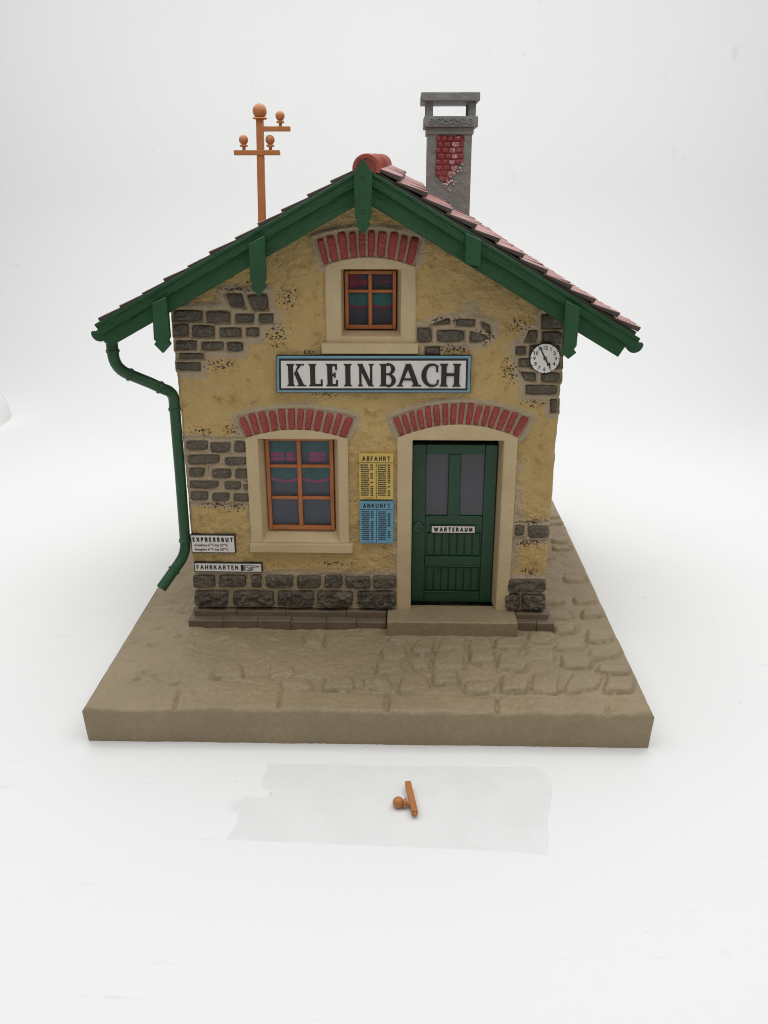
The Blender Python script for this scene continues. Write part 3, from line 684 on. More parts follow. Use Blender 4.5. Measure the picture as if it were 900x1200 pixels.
for side, LN in ((-1, lenL), (1, lenR)):
    rr = random.Random(20 + side); bm = bmesh.new(); rows = 11; dp = (LN - .055) / rows
    for r in range(rows):
        s0 = .045 + r * dp - .02; s1 = .045 + (r + 1) * dp + rr.uniform(-.004, .004)
        w = .135; y = YF - (r % 2) * w * .5; 
        while y < YB:
            ya = max(y + .003, YF); yb_ = min(y + w - .003, YB)
            if yb_ - ya > .02:
                lift = (.032 if side < 0 else .066) + rr.uniform(-.004, .006); j = rr.uniform(-.007, .007); th = .030
                ym = (ya + yb_) / 2; pts = []
                top = [(s0, .020 if side < 0 else .034, ya), (s0, .020 if side < 0 else .034, yb_)] ; m_ = 4
                low = [(s1 + j - .010 * abs(2 * k / m_ - 1) ** 2.5, lift + .005 * (1 - abs(2 * k / m_ - 1)), ya + (yb_ - ya) * k / m_) for k in range(m_ + 1)]
                upv = [bm.verts.new((slope_pt(side, s, n)[0], yy_, slope_pt(side, s, n)[1])) for s, n, yy_ in top + low[::-1]]
                dnv = [bm.verts.new((slope_pt(side, s, max(n - th, .008 if side < 0 else .020))[0], yy_, slope_pt(side, s, max(n - th, .008 if side < 0 else .020))[1])) for s, n, yy_ in top + low[::-1]]
                nn = len(upv); bm.faces.new(upv); bm.faces.new(dnv[::-1])
                for k in range(nn): bm.faces.new((upv[k], upv[(k + 1) % nn], dnv[(k + 1) % nn], dnv[k])).material_index = 1
            y += w
    rise(bm); obj('roof_tiles', bm, ['tile', 'tile_edge'], roof, .5, .004, 2)
# ridge tiles: overlapping half rounds
bm = bmesh.new(); y = -.235; rr = random.Random(8); k = 0
while y < YB:
    y2 = min(y + .20, YB + .01); r0 = .078 + rr.uniform(-.002, .002); r1 = r0 - .010; n = 16; rings = []
    for (yy_, r, in_) in ((y, r0, 0), (y + .012, r0 + .004, 0), (y2, r1, 0), (y2, r1 - .02, 1), (y, r0 - .022, 1)):
        rings.append([bm.verts.new((APX + .012 + r * math.cos(a), yy_, 3.008 + r * math.sin(a))) for a in np.linspace(-.35, PI + .35, n)])
    rings.append(rings[0])
    for a, b in zip(rings, rings[1:]):
        for q in range(n - 1): bm.faces.new((a[q], a[q + 1], b[q + 1], b[q]))
    if k == 0: prism(bm, [(APX + .012 + (r0 - .008) * math.cos(a), 3.008 + (r0 - .008) * math.sin(a)) for a in np.linspace(-.35, PI + .35, n)], y + .006, y + .03); k = 1
    y = y2 - .018 if y2 < YB else YB + 1
rise(bm); obj('ridge_tiles', bm, 'ridge', roof, .8)
# barge boards with pendants
def grain_attr(o, side):
    me = o.data; at = me.attributes.new('grain', 'FLOAT_VECTOR', 'POINT'); k = SL if side < 0 else SR; c = 1 / math.hypot(1, k)
    for v in me.vertices:
        x, z = v.co.x, v.co.z; at.data[v.index].vector = ((x * side - z * k) * c, (x * side * k + z) * c, v.co.y)
def pendant(outline, parent, yf=-.268, yb=-.216, pins=()):
    bm = bmesh.new(); prism(bm, outline, yf, yb)
    o = obj('pendant', bm, 'green', parent, .6, .005)
    return o
for side, LN in ((-1, lenL), (1, lenR)):
    bm = bmesh.new()
    hb = .160 if side < 0 else .160; e = LN if side < 0 else LN
    def Q(s, n): return slope_pt(side, s, n)
    # lower board
    xm = APX + side * .03
    zt = lambda x: barge_z(x)
    pl = [(xm, zt(xm) - .06), Q(e, -.05), Q(e - .0, -hb - .005) if side > 0 else Q(e, -.115), (xm, zt(xm) - .187)]
    if side < 0: pl = [(xm, zt(xm) - .06), Q(e, -.05), Q(e - .004, -.148), (xm, zt(xm) - .174)]
    if side > 0: pl = [(xm, zt(xm) - .06), Q(e - .045, -.05), Q(e - .045, -.150), (xm, zt(xm) - .178)]
    prism(bm, pl if side < 0 else pl, -.222, -.175)
    # many cross cuts so that the grain attribute has points to live on
    pr = [(xm, zt(xm)), Q(e, 0), Q(e, -.062), (xm, zt(xm) - .072)]
    prism(bm, pr, -.236, -.185)
    cap = [(xm, zt(xm) + .010), Q(e, .010), Q(e, -.012), (xm, zt(xm) - .013)]
    prism(bm, cap, -.242, -.19)
    bb = obj('barge_board', bm, 'barge', roof, .6, .004)
    grain_attr(bb, side)
    if side < 0:
        pendant([(-1.300, 2.262), (-1.310, 2.045), (-1.297, 2.034), (-1.312, 2.018), (-1.262, 1.962), (-1.212, 2.016), (-1.226, 2.036), (-1.214, 2.058), (-1.212, 2.300)], bb)
        pendant([(-.703, 2.600), (-.705, 2.392), (-.690, 2.376), (-.704, 2.356), (-.660, 2.300), (-.612, 2.356), (-.624, 2.372), (-.612, 2.392), (-.606, 2.650)], bb)
    else:
        pendant([(.556, 2.665), (.558, 2.500), (.575, 2.490), (.648, 2.473), (.650, 2.62)], bb)
        pendant([(1.158, 2.282), (1.164, 2.000), (1.156, 1.974), (1.198, 1.936), (1.246, 1.976), (1.228, 1.994), (1.243, 2.016), (1.247, 2.242)], bb)
bm = bmesh.new()
prism(bm, [(-.030, 3.060), (-.083, 2.992), (-.080, 2.745), (-.064, 2.726), (-.074, 2.706), (-.034, 2.652), (.006, 2.704), (-.004, 2.724), (.012, 2.745), (.020, 2.985)], -.290, -.226)
torus(bm, (-.034, -.291, 2.783), .011, .003); torus(bm, (-.03, -.291, 2.965), .009, .003)
rp = obj('ridge_post', bm, 'green', roof, .6, .004)

# ---- chimney
bm = bmesh.new(); cy0, cy1 = 1.0, 1.31
def cgrid(bm, xa, xb, za, zb, y, seed):      # uneven rendered face
    nx_, nz_ = 26, 48; gx_ = np.linspace(xa, xb, nx_); gz_ = np.linspace(za, zb, nz_); A, B = np.meshgrid(gx_, gz_)
    h = .014 * fbm(A, B, 9, seed, 4); h *= smooth(0, .02, np.minimum(A - xa, xb - A))
    g_ = [[bm.verts.new((A[j, i], y - h[j, i], B[j, i])) for i in range(nx_)] for j in range(nz_)]
    for j in range(nz_ - 1):
        for i in range(nx_ - 1): bm.faces.new((g_[j][i], g_[j][i + 1], g_[j + 1][i + 1], g_[j + 1][i]))
box(bm, .358, .664, cy0 + .0005, cy1, 2.60, 3.249)
cgrid(bm, .3585, .6635, 2.62, 3.247, cy0 - .002, 71)
chim = obj('chimney', bm, 'grey', house, .6)
bm = bmesh.new()
box(bm, .348, .674, cy0 - .012, cy1 + .012, 3.245, 3.292)
box(bm, .330, .700, cy0 - .036, cy1 + .036, 3.290, 3.360)
obj('collar', bm, 'grey', chim, .6, .006)
bm = bmesh.new(); yo = cy0 - .037
torus(bm, (.384, yo, 3.326), .018, .005); torus(bm, (.646, yo, 3.326), .018, .005); torus(bm, (.384, yo, 3.326), .007, .004); torus(bm, (.646, yo, 3.326), .007, .004)
rr = random.Random(4)
for k in range(26):
    x = .42 + .19 * k / 25; z = 3.326 + .016 * math.sin(k * 1.9) ; a = rr.uniform(0, PI)
    tube(bm, [(x - .011 * math.cos(a), yo, z - .011 * math.sin(a)), (x, yo - .005, z), (x + .011 * math.cos(a), yo, z + .011 * math.sin(a))], .005, 6)
obj('wreath_relief', bm, 'grey', chim, .8)
for (a, b) in ((.344, .392), (.636, .684)):
    for (c, d) in ((cy0 - .02, cy0 + .03), (cy1 - .03, cy1 + .02)):
        bm = bmesh.new(); box(bm, a, b, c, d, 3.355, 3.452); obj('cowl_post', bm, 'grey', chim, .6, .004)
bm = bmesh.new(); box(bm, .308, .706, cy0 - .068, cy1 + .068, 3.450, 3.506); obj('cowl_slab', bm, 'grey', chim, .6, .007)
# exposed brick on the chimney front
bm = bmesh.new(); bpoly = [(.428, 3.242), (.604, 3.242), (.612, 3.205), (.600, 3.064), (.560, 3.045), (.505, 2.935), (.470, 2.945), (.418, 2.99), (.424, 3.07)]
rr = random.Random(9); chalk = {}; rh = .0375
for r in range(9):
    z = 3.238 - (r + 1) * rh; x = .40 - (r % 2) * .03
    while x < .63:
        w = rr.uniform(.042, .062); cxm, czm = x + w / 2, z + rh / 2
        if poly_sdf(np.array([cxm]), np.array([czm]), bpoly)[0] < .004:
            n0 = len(bm.verts); xa_, xb_ = max(x, .415), min(x + w, .612)
            rough_block(bm, [(xa_ + .001, z + .0015), (xb_ - .001, z + .0015), (xb_ - .001, z + rh - .0015), (xa_ + .001, z + rh - .0015)], cy0 - .001, .012, .003, .002, 1500 + r * 20 + int(x * 100), .006, 8, 40)
            tgt = .60 - .32 * abs(czm - 3.10)
            c = 0.58 if (abs(cxm - (.545 - .25 * max(0, 3.08 - czm) )) < .032 and 2.96 < czm < 3.2) else (.42 if rr.random() < .16 else .06)
            for _ in range(n0, len(bm.verts)): chalk[_] = c
        x += w
rag = []
for (a, b), (c, d) in zip(bpoly, bpoly[1:] + bpoly[:1]):
    for t in range(5): rag.append((a + (c - a) * t / 5 + rr.uniform(-.006, .006), min(b + (d - b) * t / 5 + rr.uniform(-.006, .006), 3.243)))
for _ in range(26):            # pale broken render at the lower right edge of the patch
    t = rr.random(); fx, fz = .585 - .10 * t + rr.uniform(-.025, .03), 3.055 - .16 * t + rr.uniform(-.03, .02); q = rr.uniform(.006, .013); n0 = len(bm.verts)
    rough_block(bm, [(fx - q, fz - q * .6), (fx + q, fz - q * .4), (fx + q * .8, fz + q * .6), (fx - q * .7, fz + q * .8)], cy0 - .004, .010, .004, .006, 3000 + _, .005, 5, 40)
    for n_ in range(n0, len(bm.verts)): chalk[n_] = .95
prism(bm, rag, cy0 - .0085, cy0 + .002)
bm.verts.index_update(); vals = [chalk.get(i, 0) for i in range(len(bm.verts))]
me = bpy.data.meshes.new('brick_patch'); bm.to_mesh(me); bm.free()
at = me.attributes.new('chalk', 'FLOAT', 'POINT'); at.data.foreach_set('value', np.array(vals, np.float32))
finish('brick_patch', me, 'chbrick', chim, 3.1)

# ---- gutters and downpipe
for cx, cz in ((-1.652, 2.078), (1.600, 2.020)):
    bm = bmesh.new(); r = .050; n = 14; rings = []
    A = np.linspace(PI, 2 * PI, n)
    for (yy_, q) in ((YF - .01, r), (YB, r), (YB, r - .01), (YF + .0, r - .01)):
        rings.append([bm.verts.new((cx + q * math.cos(a), yy_, cz + q * math.sin(a))) for a in A])
    for a, b in zip(rings, rings[1:] + rings[:1]):
        for k in range(n - 1): bm.faces.new((a[k], a[k + 1], b[k + 1], b[k]))
    for yy_ in (YF - .016, YB):
        prism(bm, [(cx + (r + .003) * math.cos(a), cz + (r + .003) * math.sin(a)) for a in A] + [(cx + r * .9, cz + .010), (cx - r * .9, cz + .010)], yy_, yy_ + .014)
    g_ = obj('gutter', bm, 'green', house, .6)
bm = bmesh.new(); R_ = .036
pa = Vector((-1.617, -.12, 2.04)); pb = Vector((-1.617, -.12, 1.93)); 
dg1 = Vector((-1.30, -.02, 1.665))
wt, wb = Vector((-1.296, .02, 1.60)), Vector((-1.300, .0, .60))
en = Vector((-1.452, -.16, .325))
path = [pa, pb + Vector((0, 0, .02))] + bez(pb, (-1.617, -.12, 1.835), (-1.535, -.09, 1.795))[0:] + [Vector((-1.42, -.055, 1.735))] + bez((-1.34, -.03, 1.688), (-1.296, .01, 1.665), (-1.296, .02, 1.61), 5) + [Vector((-1.297, .015, 1.1))] + bez((-1.300, .0, .60), (-1.302, -.01, .515), (-1.345, -.055, .465), 5) + [en]
tube(bm, path, R_, 16, False)
tube(bm, [en + (path[-2] - en).normalized() * .10, en], [R_ * .78, R_ * .78], 16, True)   # dark throat of the spout
pipe = obj('downpipe', bm, 'green', house, .9)
def collar(p, d, r=.0425, w=.013):
    bm = bmesh.new(); d = Vector(d).normalized(); lathe(bm, [(R_ * .98, -w), (r, -w * .6), (r, w * .6), (R_ * .98, w)], p, d, 18); obj('pipe_collar', bm, 'green', pipe, .6)
collar((-1.617, -.12, 1.95), (0, 0, 1)); collar((-1.617, -.12, 2.02), (0, 0, 1), .046, .02)
dd = Vector((-1.34, -.03, 1.688)) - Vector((-1.535, -.09, 1.795))
collar((-1.535, -.09, 1.795), dd); collar((-1.365, -.038, 1.702), dd); collar((-1.296, .02, 1.545), (0, 0, 1)); collar((-1.300, .0, .62), (0, 0, 1))
d2 = en - Vector((-1.345, -.055, .465)); collar(Vector((-1.345, -.055, .465)) + d2 * .25, d2)

# ================================================================== TELEGRAPH POLE on the left slope
def knob(bm, p, d=(0, 0, 1), s=1.0, n=18):
    prof = [(.011, -.002), (.011, .018), (.024, .020), (.026, .026), (.024, .032), (.012, .035), (.014, .038)]
    c = .062; R2 = .030
    prof += [(R2 * math.sin(a), c - R2 * math.cos(a)) for a in np.linspace(.5, PI - .02, 12)]
    lathe(bm, [(r * s, h * s) for r, h in prof], p, d, n)
yP = .60; zb = barge_z(-.754) + .01
pole = thing('telegraph_pole', 'orange plastic telegraph pole with ball insulators standing on the left roof slope', 'telegraph pole', (-.754, yP, zb))
bm = bmesh.new()
for (xa, za, wa, xb, zb2, wb_) in ((-.7545, zb - .02, .0245, -.7355, 3.325, .0225),):
    a = [bm.verts.new((xa + sx * wa, yP + sy * wa, za)) for sx, sy in ((-1, -1), (1, -1), (1, 1), (-1, 1))]
    b = [bm.verts.new((xb + sx * wb_, yP + sy * wb_, zb2)) for sx, sy in ((-1, -1), (1, -1), (1, 1), (-1, 1))]
    bm.faces.new(a[::-1]); bm.faces.new(b)
    for k in range(4): bm.faces.new((a[k], a[(k + 1) % 4], b[(k + 1) % 4], b[k]))
obj('post', bm, 'orange', pole, .6, .005)
bm = bmesh.new(); R2 = .0455
lathe(bm, [(.024, -.006), (.043, -.004), (.048, .002), (.043, .008), (.030, .009)] + [(R2 * math.sin(a), .044 - R2 * math.cos(a)) for a in np.linspace(.75, PI - .02, 14)], (-.7352, yP, 3.322), (.02, 0, 1), 24)
obj('pole_finial', bm, 'orange', pole, .9)
bm = bmesh.new(); box(bm, -.718, -.540, yP - .016, yP + .016, 3.246, 3.276); ca = obj('crossarm', bm, 'orange', pole, .6, .003)
bm = bmesh.new(); knob(bm, (-.604, yP, 3.276)); obj('insulator', bm, 'orange', ca, .9)
bm = bmesh.new(); box(bm, -.912, -.613, yP - .030, yP - .004 + .02, 3.103, 3.134); cb = obj('crossarm', bm, 'orange', pole, .6, .003)
for x in (-.847, -.674):
    bm = bmesh.new(); knob(bm, (x, yP - .008, 3.134)); obj('insulator', bm, 'orange', cb, .9)

# ================================================================== SIGNS
ROW = 'small white lettered signs on the station front'
def flat_letters(bm, polys, y, depth=.002):
    for k, p in enumerate(polys): prism(bm, p, y - depth - k * .00005, y)
nb = thing('station_sign', 'long white name board with blue and black border above the door and window', 'sign', (.01, -.02, 1.79))
bm = bmesh.new(); prism(bm, [(-.609, 1.672), (.630, 1.676), (.629, 1.911), (-.600, 1.906)], -.034, .01); obj('border', bm, 'blue', nb, .6, .003)
bm = bmesh.new(); prism(bm, [(-.594, 1.688), (.613, 1.692), (.612, 1.895), (-.588, 1.890)], -.038, -.03); obj('border_line', bm, 'black', nb, .6)
bm = bmesh.new(); prism(bm, [(-.580, 1.701), (.600, 1.705), (.599, 1.882), (-.575, 1.877)], -.042, -.034); obj('board', bm, 'white', nb, .6)
bm = bmesh.new(); prism(bm, [(-.613, 1.669), (.634, 1.673), (.633, 1.914), (-.604, 1.909)], -.030, .012); obj('edge', bm, 'black', nb, .6, .003)
# roman capitals drawn as outlines
def roman(ch, x0, x1, z0, z1):
    w, h = x1 - x0, z1 - z0; t = .033; sf = .0105; sh = .009; P = []
    def V_(cx, za=z0, zb=z1, ww=t):           # stem with flared serifs
        a, b = cx - ww / 2, cx + ww / 2
        P.append([(a - sf, za), (b + sf, za), (b + sf * .8, za + sh * .55), (b, za + sh * 1.6), (b, zb - sh * 1.6), (b + sf * .8, zb - sh * .55), (b + sf, zb), (a - sf, zb), (a - sf * .8, zb - sh * .55), (a, zb - sh * 1.6), (a, za + sh * 1.6), (a - sf * .8, za + sh * .55)])
    def H_(xa, xb, z, th=.015, hook=0, hd=0):
        P.append([(xa, z - th / 2), (xb, z - th / 2), (xb, z + th / 2), (xa, z + th / 2)])
        if hook: P.append([(xb - .013, z - th / 2 - max(0, -hook)), (xb, z - th / 2 - max(0, -hook) ), (xb, z + th / 2 + max(0, hook)), (xb - .013, z + th / 2 + max(0, hook))])
    def arc(cx, cz, rx, rz, a0, a1, w0, w1, n=18):   # crescent stroke: width w1 in the middle
        o, i = [], []
        for k in range(n + 1):
            q = k / n; a = a0 + (a1 - a0) * q; ww = w0 + (w1 - w0) * math.sin(PI * q)
            o.append((cx + rx * math.cos(a), cz + rz * math.sin(a))); i.append((cx + (rx - ww) * math.cos(a), cz + (rz - ww * .75) * math.sin(a)))
        for k in range(n): P.append([o[k], o[k + 1], i[k + 1], i[k]])
    sl = x0 + sf + t / 2
    if ch == 'I': V_((x0 + x1) / 2)
    if ch == 'L':
        V_(sl); H_(sl, x1, z0 + .0075, .015, .030)
    if ch == 'E':
        V_(sl); H_(sl, x1, z0 + .0075, .015, .026); H_(sl, x1 - .004, z1 - .0075, .015, -.024); H_(sl, x1 - .014, (z0 + z1) / 2, .014, .010); P.append([(x1 - .027, (z0 + z1) / 2 - .016), (x1 - .014, (z0 + z1) / 2 - .016), (x1 - .014, (z0 + z1) / 2), (x1 - .027, (z0 + z1) / 2)])
    if ch == 'H':
        V_(sl); V_(x1 - sf - t / 2); H_(sl, x1 - sf - t / 2, (z0 + z1) / 2 + .004, .018)
    if ch == 'N':
        V_(x0 + sf + .011, ww=.015); V_(x1 - sf - .011, ww=.015)
        P.append([(x0 + .002, z1), (x0 + .034, z1), (x1 - .012, z0), (x1 - .040, z0 + .004)])
    if ch == 'K':
        V_(sl); m = z0 + h * .46
        P.append([(sl + t / 2 - .004, m - .004), (x1 - .036, z1), (x1 - .012, z1), (sl + t / 2 + .004, m + .020 - .012)])
        P.append([(sl + t / 2 + .004, m + .020), (sl + t / 2 + .026, m + .035), (x1 + .000, z0), (x1 - .034, z0)])
        P.append([(x1 - .052, z1 - .010), (x1 + .0, z1 - .010), (x1 + .0, z1), (x1 - .052, z1)])
        P.append([(x1 - .052, z0), (x1 + .010, z0), (x1 + .010, z0 + .009), (x1 - .046, z0 + .009)])
    if ch == 'A':
        ap = x0 + w * .54
        P.append([(ap - .024, z1), (ap + .008, z1), (x1 - .008, z0), (x1 - .042, z0)])
        P.append([(x0 + .010, z0), (x0 + .028, z0), (ap - .000, z1 - .012), (ap - .024, z1)])
        P.append([(x0 + w * .22, z0 + h * .27), (x1 - w * .24, z0 + h * .27), (x1 - w * .26, z0 + h * .36), (x0 + w * .26, z0 + h * .36)])
        P.append([(x0, z0), (x0 + .044, z0), (x0 + .036, z0 + .010), (x0 + .006, z0 + .010)])
        P.append([(x1 - .058, z0), (x1 + .006, z0), (x1 + .002, z0 + .010), (x1 - .052, z0 + .010)])
    if ch == 'B':
        V_(sl); m = z0 + h * .54; xr = x1 - sl
        H_(sl, sl + .035, z1 - .006, .012); H_(sl, sl + .035, m, .012); H_(sl, sl + .035, z0 + .006, .012)
        arc(sl + .022, (m + z1) / 2, xr * .78 - .022 + .012, (z1 - m) / 2 + .006, -PI / 2, PI / 2, .010, .026)
        arc(sl + .022, (m + z0) / 2, xr - .022, (m - z0) / 2 + .006, -PI / 2, PI / 2, .010, .028)
    if ch == 'C':
        arc((x0 + x1) / 2 + .012, (z0 + z1) / 2, w / 2 + .012, h / 2 + .003, PI * .27, PI * 1.73, .010, .032, 26)
        P.append([(x1 - .014, z1 - .050), (x1 - .001, z1 - .054), (x1 - .003, z1 - .008), (x1 - .016, z1 - .020)])
        P.append([(x1 - .012, z0 + .022), (x1 - .002, z0 + .010), (x1 + .004, z0 + .040), (x1 - .008, z0 + .044)])
    return P
LET = [('K', -.542, -.428), ('L', -.402, -.312), ('E', -.292, -.214), ('I', -.178, -.122), ('N', -.092, .020), ('B', .050, .156), ('A', .160, .314), ('C', .318, .426), ('H', .434, .570)]
bm = bmesh.new(); PP = []
for k, (ch, a, b) in enumerate(LET): PP += roman(ch, a, b, 1.714 + .0004 * k, 1.858 + .0005 * k)
flat_letters(bm, PP, -.0418, .0022); obj('lettering', bm, 'black', nb, None)

GLY = {'A': [[(0, 0), (.5, 1), (1, 0)], [(.2, .34), (.8, .34)]], 'B': [[(0, .52), (.62, .52), (.86, .64), (.86, .88), (.62, 1), (0, 1), (0, 0), (.66, 0), (.95, .13), (.95, .4), (.66, .52)]],
 'E': [[(.95, 0), (0, 0), (0, 1), (.95, 1)], [(0, .52), (.8, .52)]], 'F': [[(0, 0), (0, 1), (.9, 1)], [(0, .5), (.75, .5)]], 'G': [[(.95, .85), (.7, 1), (.3, 1), (.05, .75), (.05, .25), (.3, 0), (.7, 0), (.95, .15), (.95, .46), (.58, .46)]],
 'H': [[(0, 0), (0, 1)], [(1, 0), (1, 1)], [(0, .5), (1, .5)]], 'K': [[(0, 0), (0, 1)], [(.95, 1), (.05, .42)], [(.35, .62), (1, 0)]], 'M': [[(0, 0), (.06, 1), (.5, .2), (.94, 1), (1, 0)]], 'N': [[(0, 0), (0, 1), (1, 0), (1, 1)]],
 'P': [[(0, 0), (0, 1), (.65, 1), (.92, .87), (.92, .6), (.65, .46), (0, .46)]], 'R': [[(0, 0), (0, 1), (.65, 1), (.92, .87), (.92, .62), (.65, .5), (0, .5)], [(.5, .5), (1, 0)]],
 'S': [[(.92, .86), (.68, 1), (.28, 1), (.06, .86), (.06, .64), (.28, .53), (.7, .47), (.95, .34), (.95, .14), (.7, 0), (.26, 0), (.03, .14)]], 'T': [[(0, 1), (1, 1)], [(.5, 0), (.5, 1)]],
 'U': [[(0, 1), (0, .22), (.22, 0), (.78, 0), (1, .22), (1, 1)]], 'W': [[(0, 1), (.25, 0), (.5, .85), (.75, 0), (1, 1)]], 'X': [[(0, 0), (1, 1)], [(0, 1), (1, 0)]]}
WID = {'W': 1.45, 'M': 1.2, 'A': 1.1, 'E': .78, 'F': .76, 'P': .84, 'S': .86, 'B': .88, 'R': .92, 'T': .95}
def caps(bm, s, x0, x1, z0, z1, y, w, depth=.0014):          # plain signwriter's capitals from straight strokes
    gap = .42; tot = sum(WID.get(c, 1) for c in s) + gap * (len(s) - 1); u = (x1 - x0) / tot; x = x0; k = 0
    for c in s:
        cw = WID.get(c, 1) * u
        for st_ in GLY[c]:
            pts = [Vector((x + w / 2 + a * (cw - w), z0 + w / 2 + b * (z1 - z0 - w))) for a, b in st_]
            for a, b in zip(pts, pts[1:]):
                d = (b - a).normalized() * (w / 2); n_ = Vector((-d.y, d.x)); a2, b2 = a - d * .8, b + d * .8; k += 1
                prism(bm, [tuple(a2 - n_), tuple(b2 - n_), tuple(b2 + n_), tuple(a2 + n_)], y - depth - .00004 * (k % 9), y)
        x += cw + gap * u

def plate(root, x0, x1, z0, z1, mat, yb=.01, yf=-.026, edge=True):
    if edge:
        bm = bmesh.new(); box(bm, x0, x1, yf, yb, z0, z1); obj('backing', bm, 'black', root, .6, .002)
        bm = bmesh.new(); box(bm, x0 + .007, x1 - .007, yf - .003, yf + .004, z0 + .007, z1 - .007); obj('face', bm, mat, root, .6)
    else:
        bm = bmesh.new(); box(bm, x0, x1, yf - .003, yb, z0, z1); obj('face', bm, mat, root, .6, .002)
    return yf - .003
def timetable(z0, z1, mat, title, label, seed, x0, x1):
    r = thing('timetable', label, 'timetable', ((x0 + x1) / 2, -.02, z0), 'timetables beside the door')
    y = plate(r, x0, x1, z0, z1, mat, edge=False)
    bm = bmesh.new(); caps(bm, title, x0 + .022, x1 - .022, z1 - .046, z1 - .014, y + .0005, .0060); obj('title', bm, 'black', r, None)
    bm = bmesh.new(); q = random.Random(seed); h = z1 - z0; xm = (x0 + x1) / 2
    box(bm, x0 + .002, x1 - .002, y - .0012, y + .001, z1 - .060, z1 - .0565)
    box(bm, xm - .0015, xm + .0015, y - .0014, y + .001, z0 + .006, z1 - .0605)
    n = 15; top = z1 - .070; stp = (h - .090) / n
    for col in (x0 + .012, xm + .012):
        for k in range(n):
            z = top - k * stp; x = col
            if q.random() < .14: box(bm, col - .010, col + .004, y - .0018, y + .001, z - stp * .5, z - stp * .5 + .002)
            while x < col + .050:
                w = q.uniform(.004, .009); hh = stp * q.uniform(.45, .62)
                box(bm, x, x + w, y - .0012, y + .001, z - hh, z); x += w + q.uniform(.0012, .0022)
            if q.random() < .85:
                x = col + .064
                for _ in range(2): box(bm, x, x + .0075, y - .0012, y + .001, z - stp * .58, z); x += .0092
    for k in range(9): box(bm, x0 + .03 + k * .007, x0 + .034 + k * .007, y - .0012, y + .001, z0 + .008, z0 + .013)
    obj('timetable_rows', bm, 'black', r, None)
timetable(.941, 1.258, 'yellowpaper', 'ABFAHRT', 'yellow departures timetable between the window and the door, above the blue one', 1, -.087, .142)
timetable(.620, .926, 'bluepaper', 'ANKUNFT', 'blue arrivals timetable between the window and the door, under the yellow one', 2, -.085, .143)

r = thing('sign', 'square white express goods sign with three lines beside the downpipe', 'sign', (-1.1, -.02, .538), ROW)
y = plate(r, -1.254, -.946, .537, .674, 'white')
bm = bmesh.new(); caps(bm, 'EXPRESSGUT', -1.240, -.960, .622, .655, y + .0005, .0082)
text_into(bm, 'Annahme 6\u00b0\u00b0h bis 20\u00b0\u00b0h', -1.232, -1.000, .588, .609, y + .0005, .012)
text_into(bm, 'Ausgabe 6\u00b0\u00b0h bis 20\u00b0\u00b0h', -1.230, -.998, .552, .576, y + .0005, .012)
obj('lettering', bm, 'black', r, None)
r = thing('sign', 'narrow white ticket sign with a pointing hand just above the stone plinth', 'sign', (-1.0, -.02, .395), ROW)
y = plate(r, -1.246, -.769, .392, .464, 'white')
bm = bmesh.new(); caps(bm, 'FAHRKARTEN', -1.228, -.936, .413, .446, y + .0005, .0068)
# pointing hand: cuff with stripes, fist, finger
def pl(p): prism(bm, p, y - .002, y + .0005)
pl([(-.918, .406), (-.898, .406), (-.898, .450), (-.918, .450)])
for x in (-.895, -.889): pl([(x, .409), (x + .003, .409), (x + .003, .448), (x, .448)])
def outline(pts, w=.0032):
    for (a, b) in zip(pts, pts[1:]):
        d = Vector((b[0] - a[0], b[1] - a[1])).normalized(); nn = (-d.y * w / 2, d.x * w / 2)
        pl([(a[0] - nn[0], a[1] - nn[1]), (b[0] - nn[0], b[1] - nn[1]), (b[0] + nn[0], b[1] + nn[1]), (a[0] + nn[0], a[1] + nn[1])])
outline([(-.884, .444), (-.868, .447), (-.848, .450), (-.834, .444), (-.798, .443), (-.790, .439), (-.798, .435), (-.836, .434)])
outline([(-.884, .411), (-.862, .408), (-.842, .410), (-.838, .416), (-.834, .420), (-.836, .427), (-.832, .431), (-.836, .434)])
outline([(-.860, .432), (-.846, .434), (-.836, .434)]); outline([(-.858, .425), (-.836, .427)]); outline([(-.858, .417), (-.838, .417)]); outline([(-.880, .436), (-.866, .428), (-.860, .418)])
obj('lettering', bm, 'black', r, None)
r = thing('sign', 'small white waiting room sign fixed across the middle of the green door', 'sign', (.558, .09, .65), ROW)
y = plate(r, .402, .714, .650, .711, 'white', .098, .090)
bm = bmesh.new(); caps(bm, 'WARTERAUM', .424, .692, .665, .697, y + .0005, .0080); obj('lettering', bm, 'black', r, None)

# ---- clock
r = thing('wall_clock', 'round white wall clock with black numerals at the right corner of the gable', 'clock', (1.097, -.02, 1.80))
cx, cz, R0 = 1.097, 1.896, .097
bm = bmesh.new(); lathe(bm, [(R0, 0), (R0, .034), (R0 - .003, .037), (R0 - .006, .037)], (cx, .01, cz), (0, -1, 0), 48); obj('rim', bm, 'black', r, .6)
bm = bmesh.new(); lathe(bm, [(R0 - .005, .0), (R0 - .005, .040)], (cx, .01, cz), (0, -1, 0), 48); obj('dial', bm, 'clockwhite', r, .6)
y = -.030
bm = bmesh.new()
for k in range(1, 13):
    a = PI / 2 - k * PI / 6; x, z = cx + .067 * math.cos(a), cz + .067 * math.sin(a); h = .0115
    text_into(bm, str(k), x - .02, x + .02, z - h, z + h, y + .0005, .022, .0015, True)
    d = Vector((math.cos(a), math.sin(a))); nn = Vector((-d.y, d.x)) * .0018
    p0, p1 = Vector((cx, cz)) + d * .084, Vector((cx, cz)) + d * .0925
    prism(bm, [tuple(p0 - nn), tuple(p1 - nn), tuple(p1 + nn), tuple(p0 + nn)], y - .0015, y + .0005)
obj('numerals', bm, 'black', r, None)
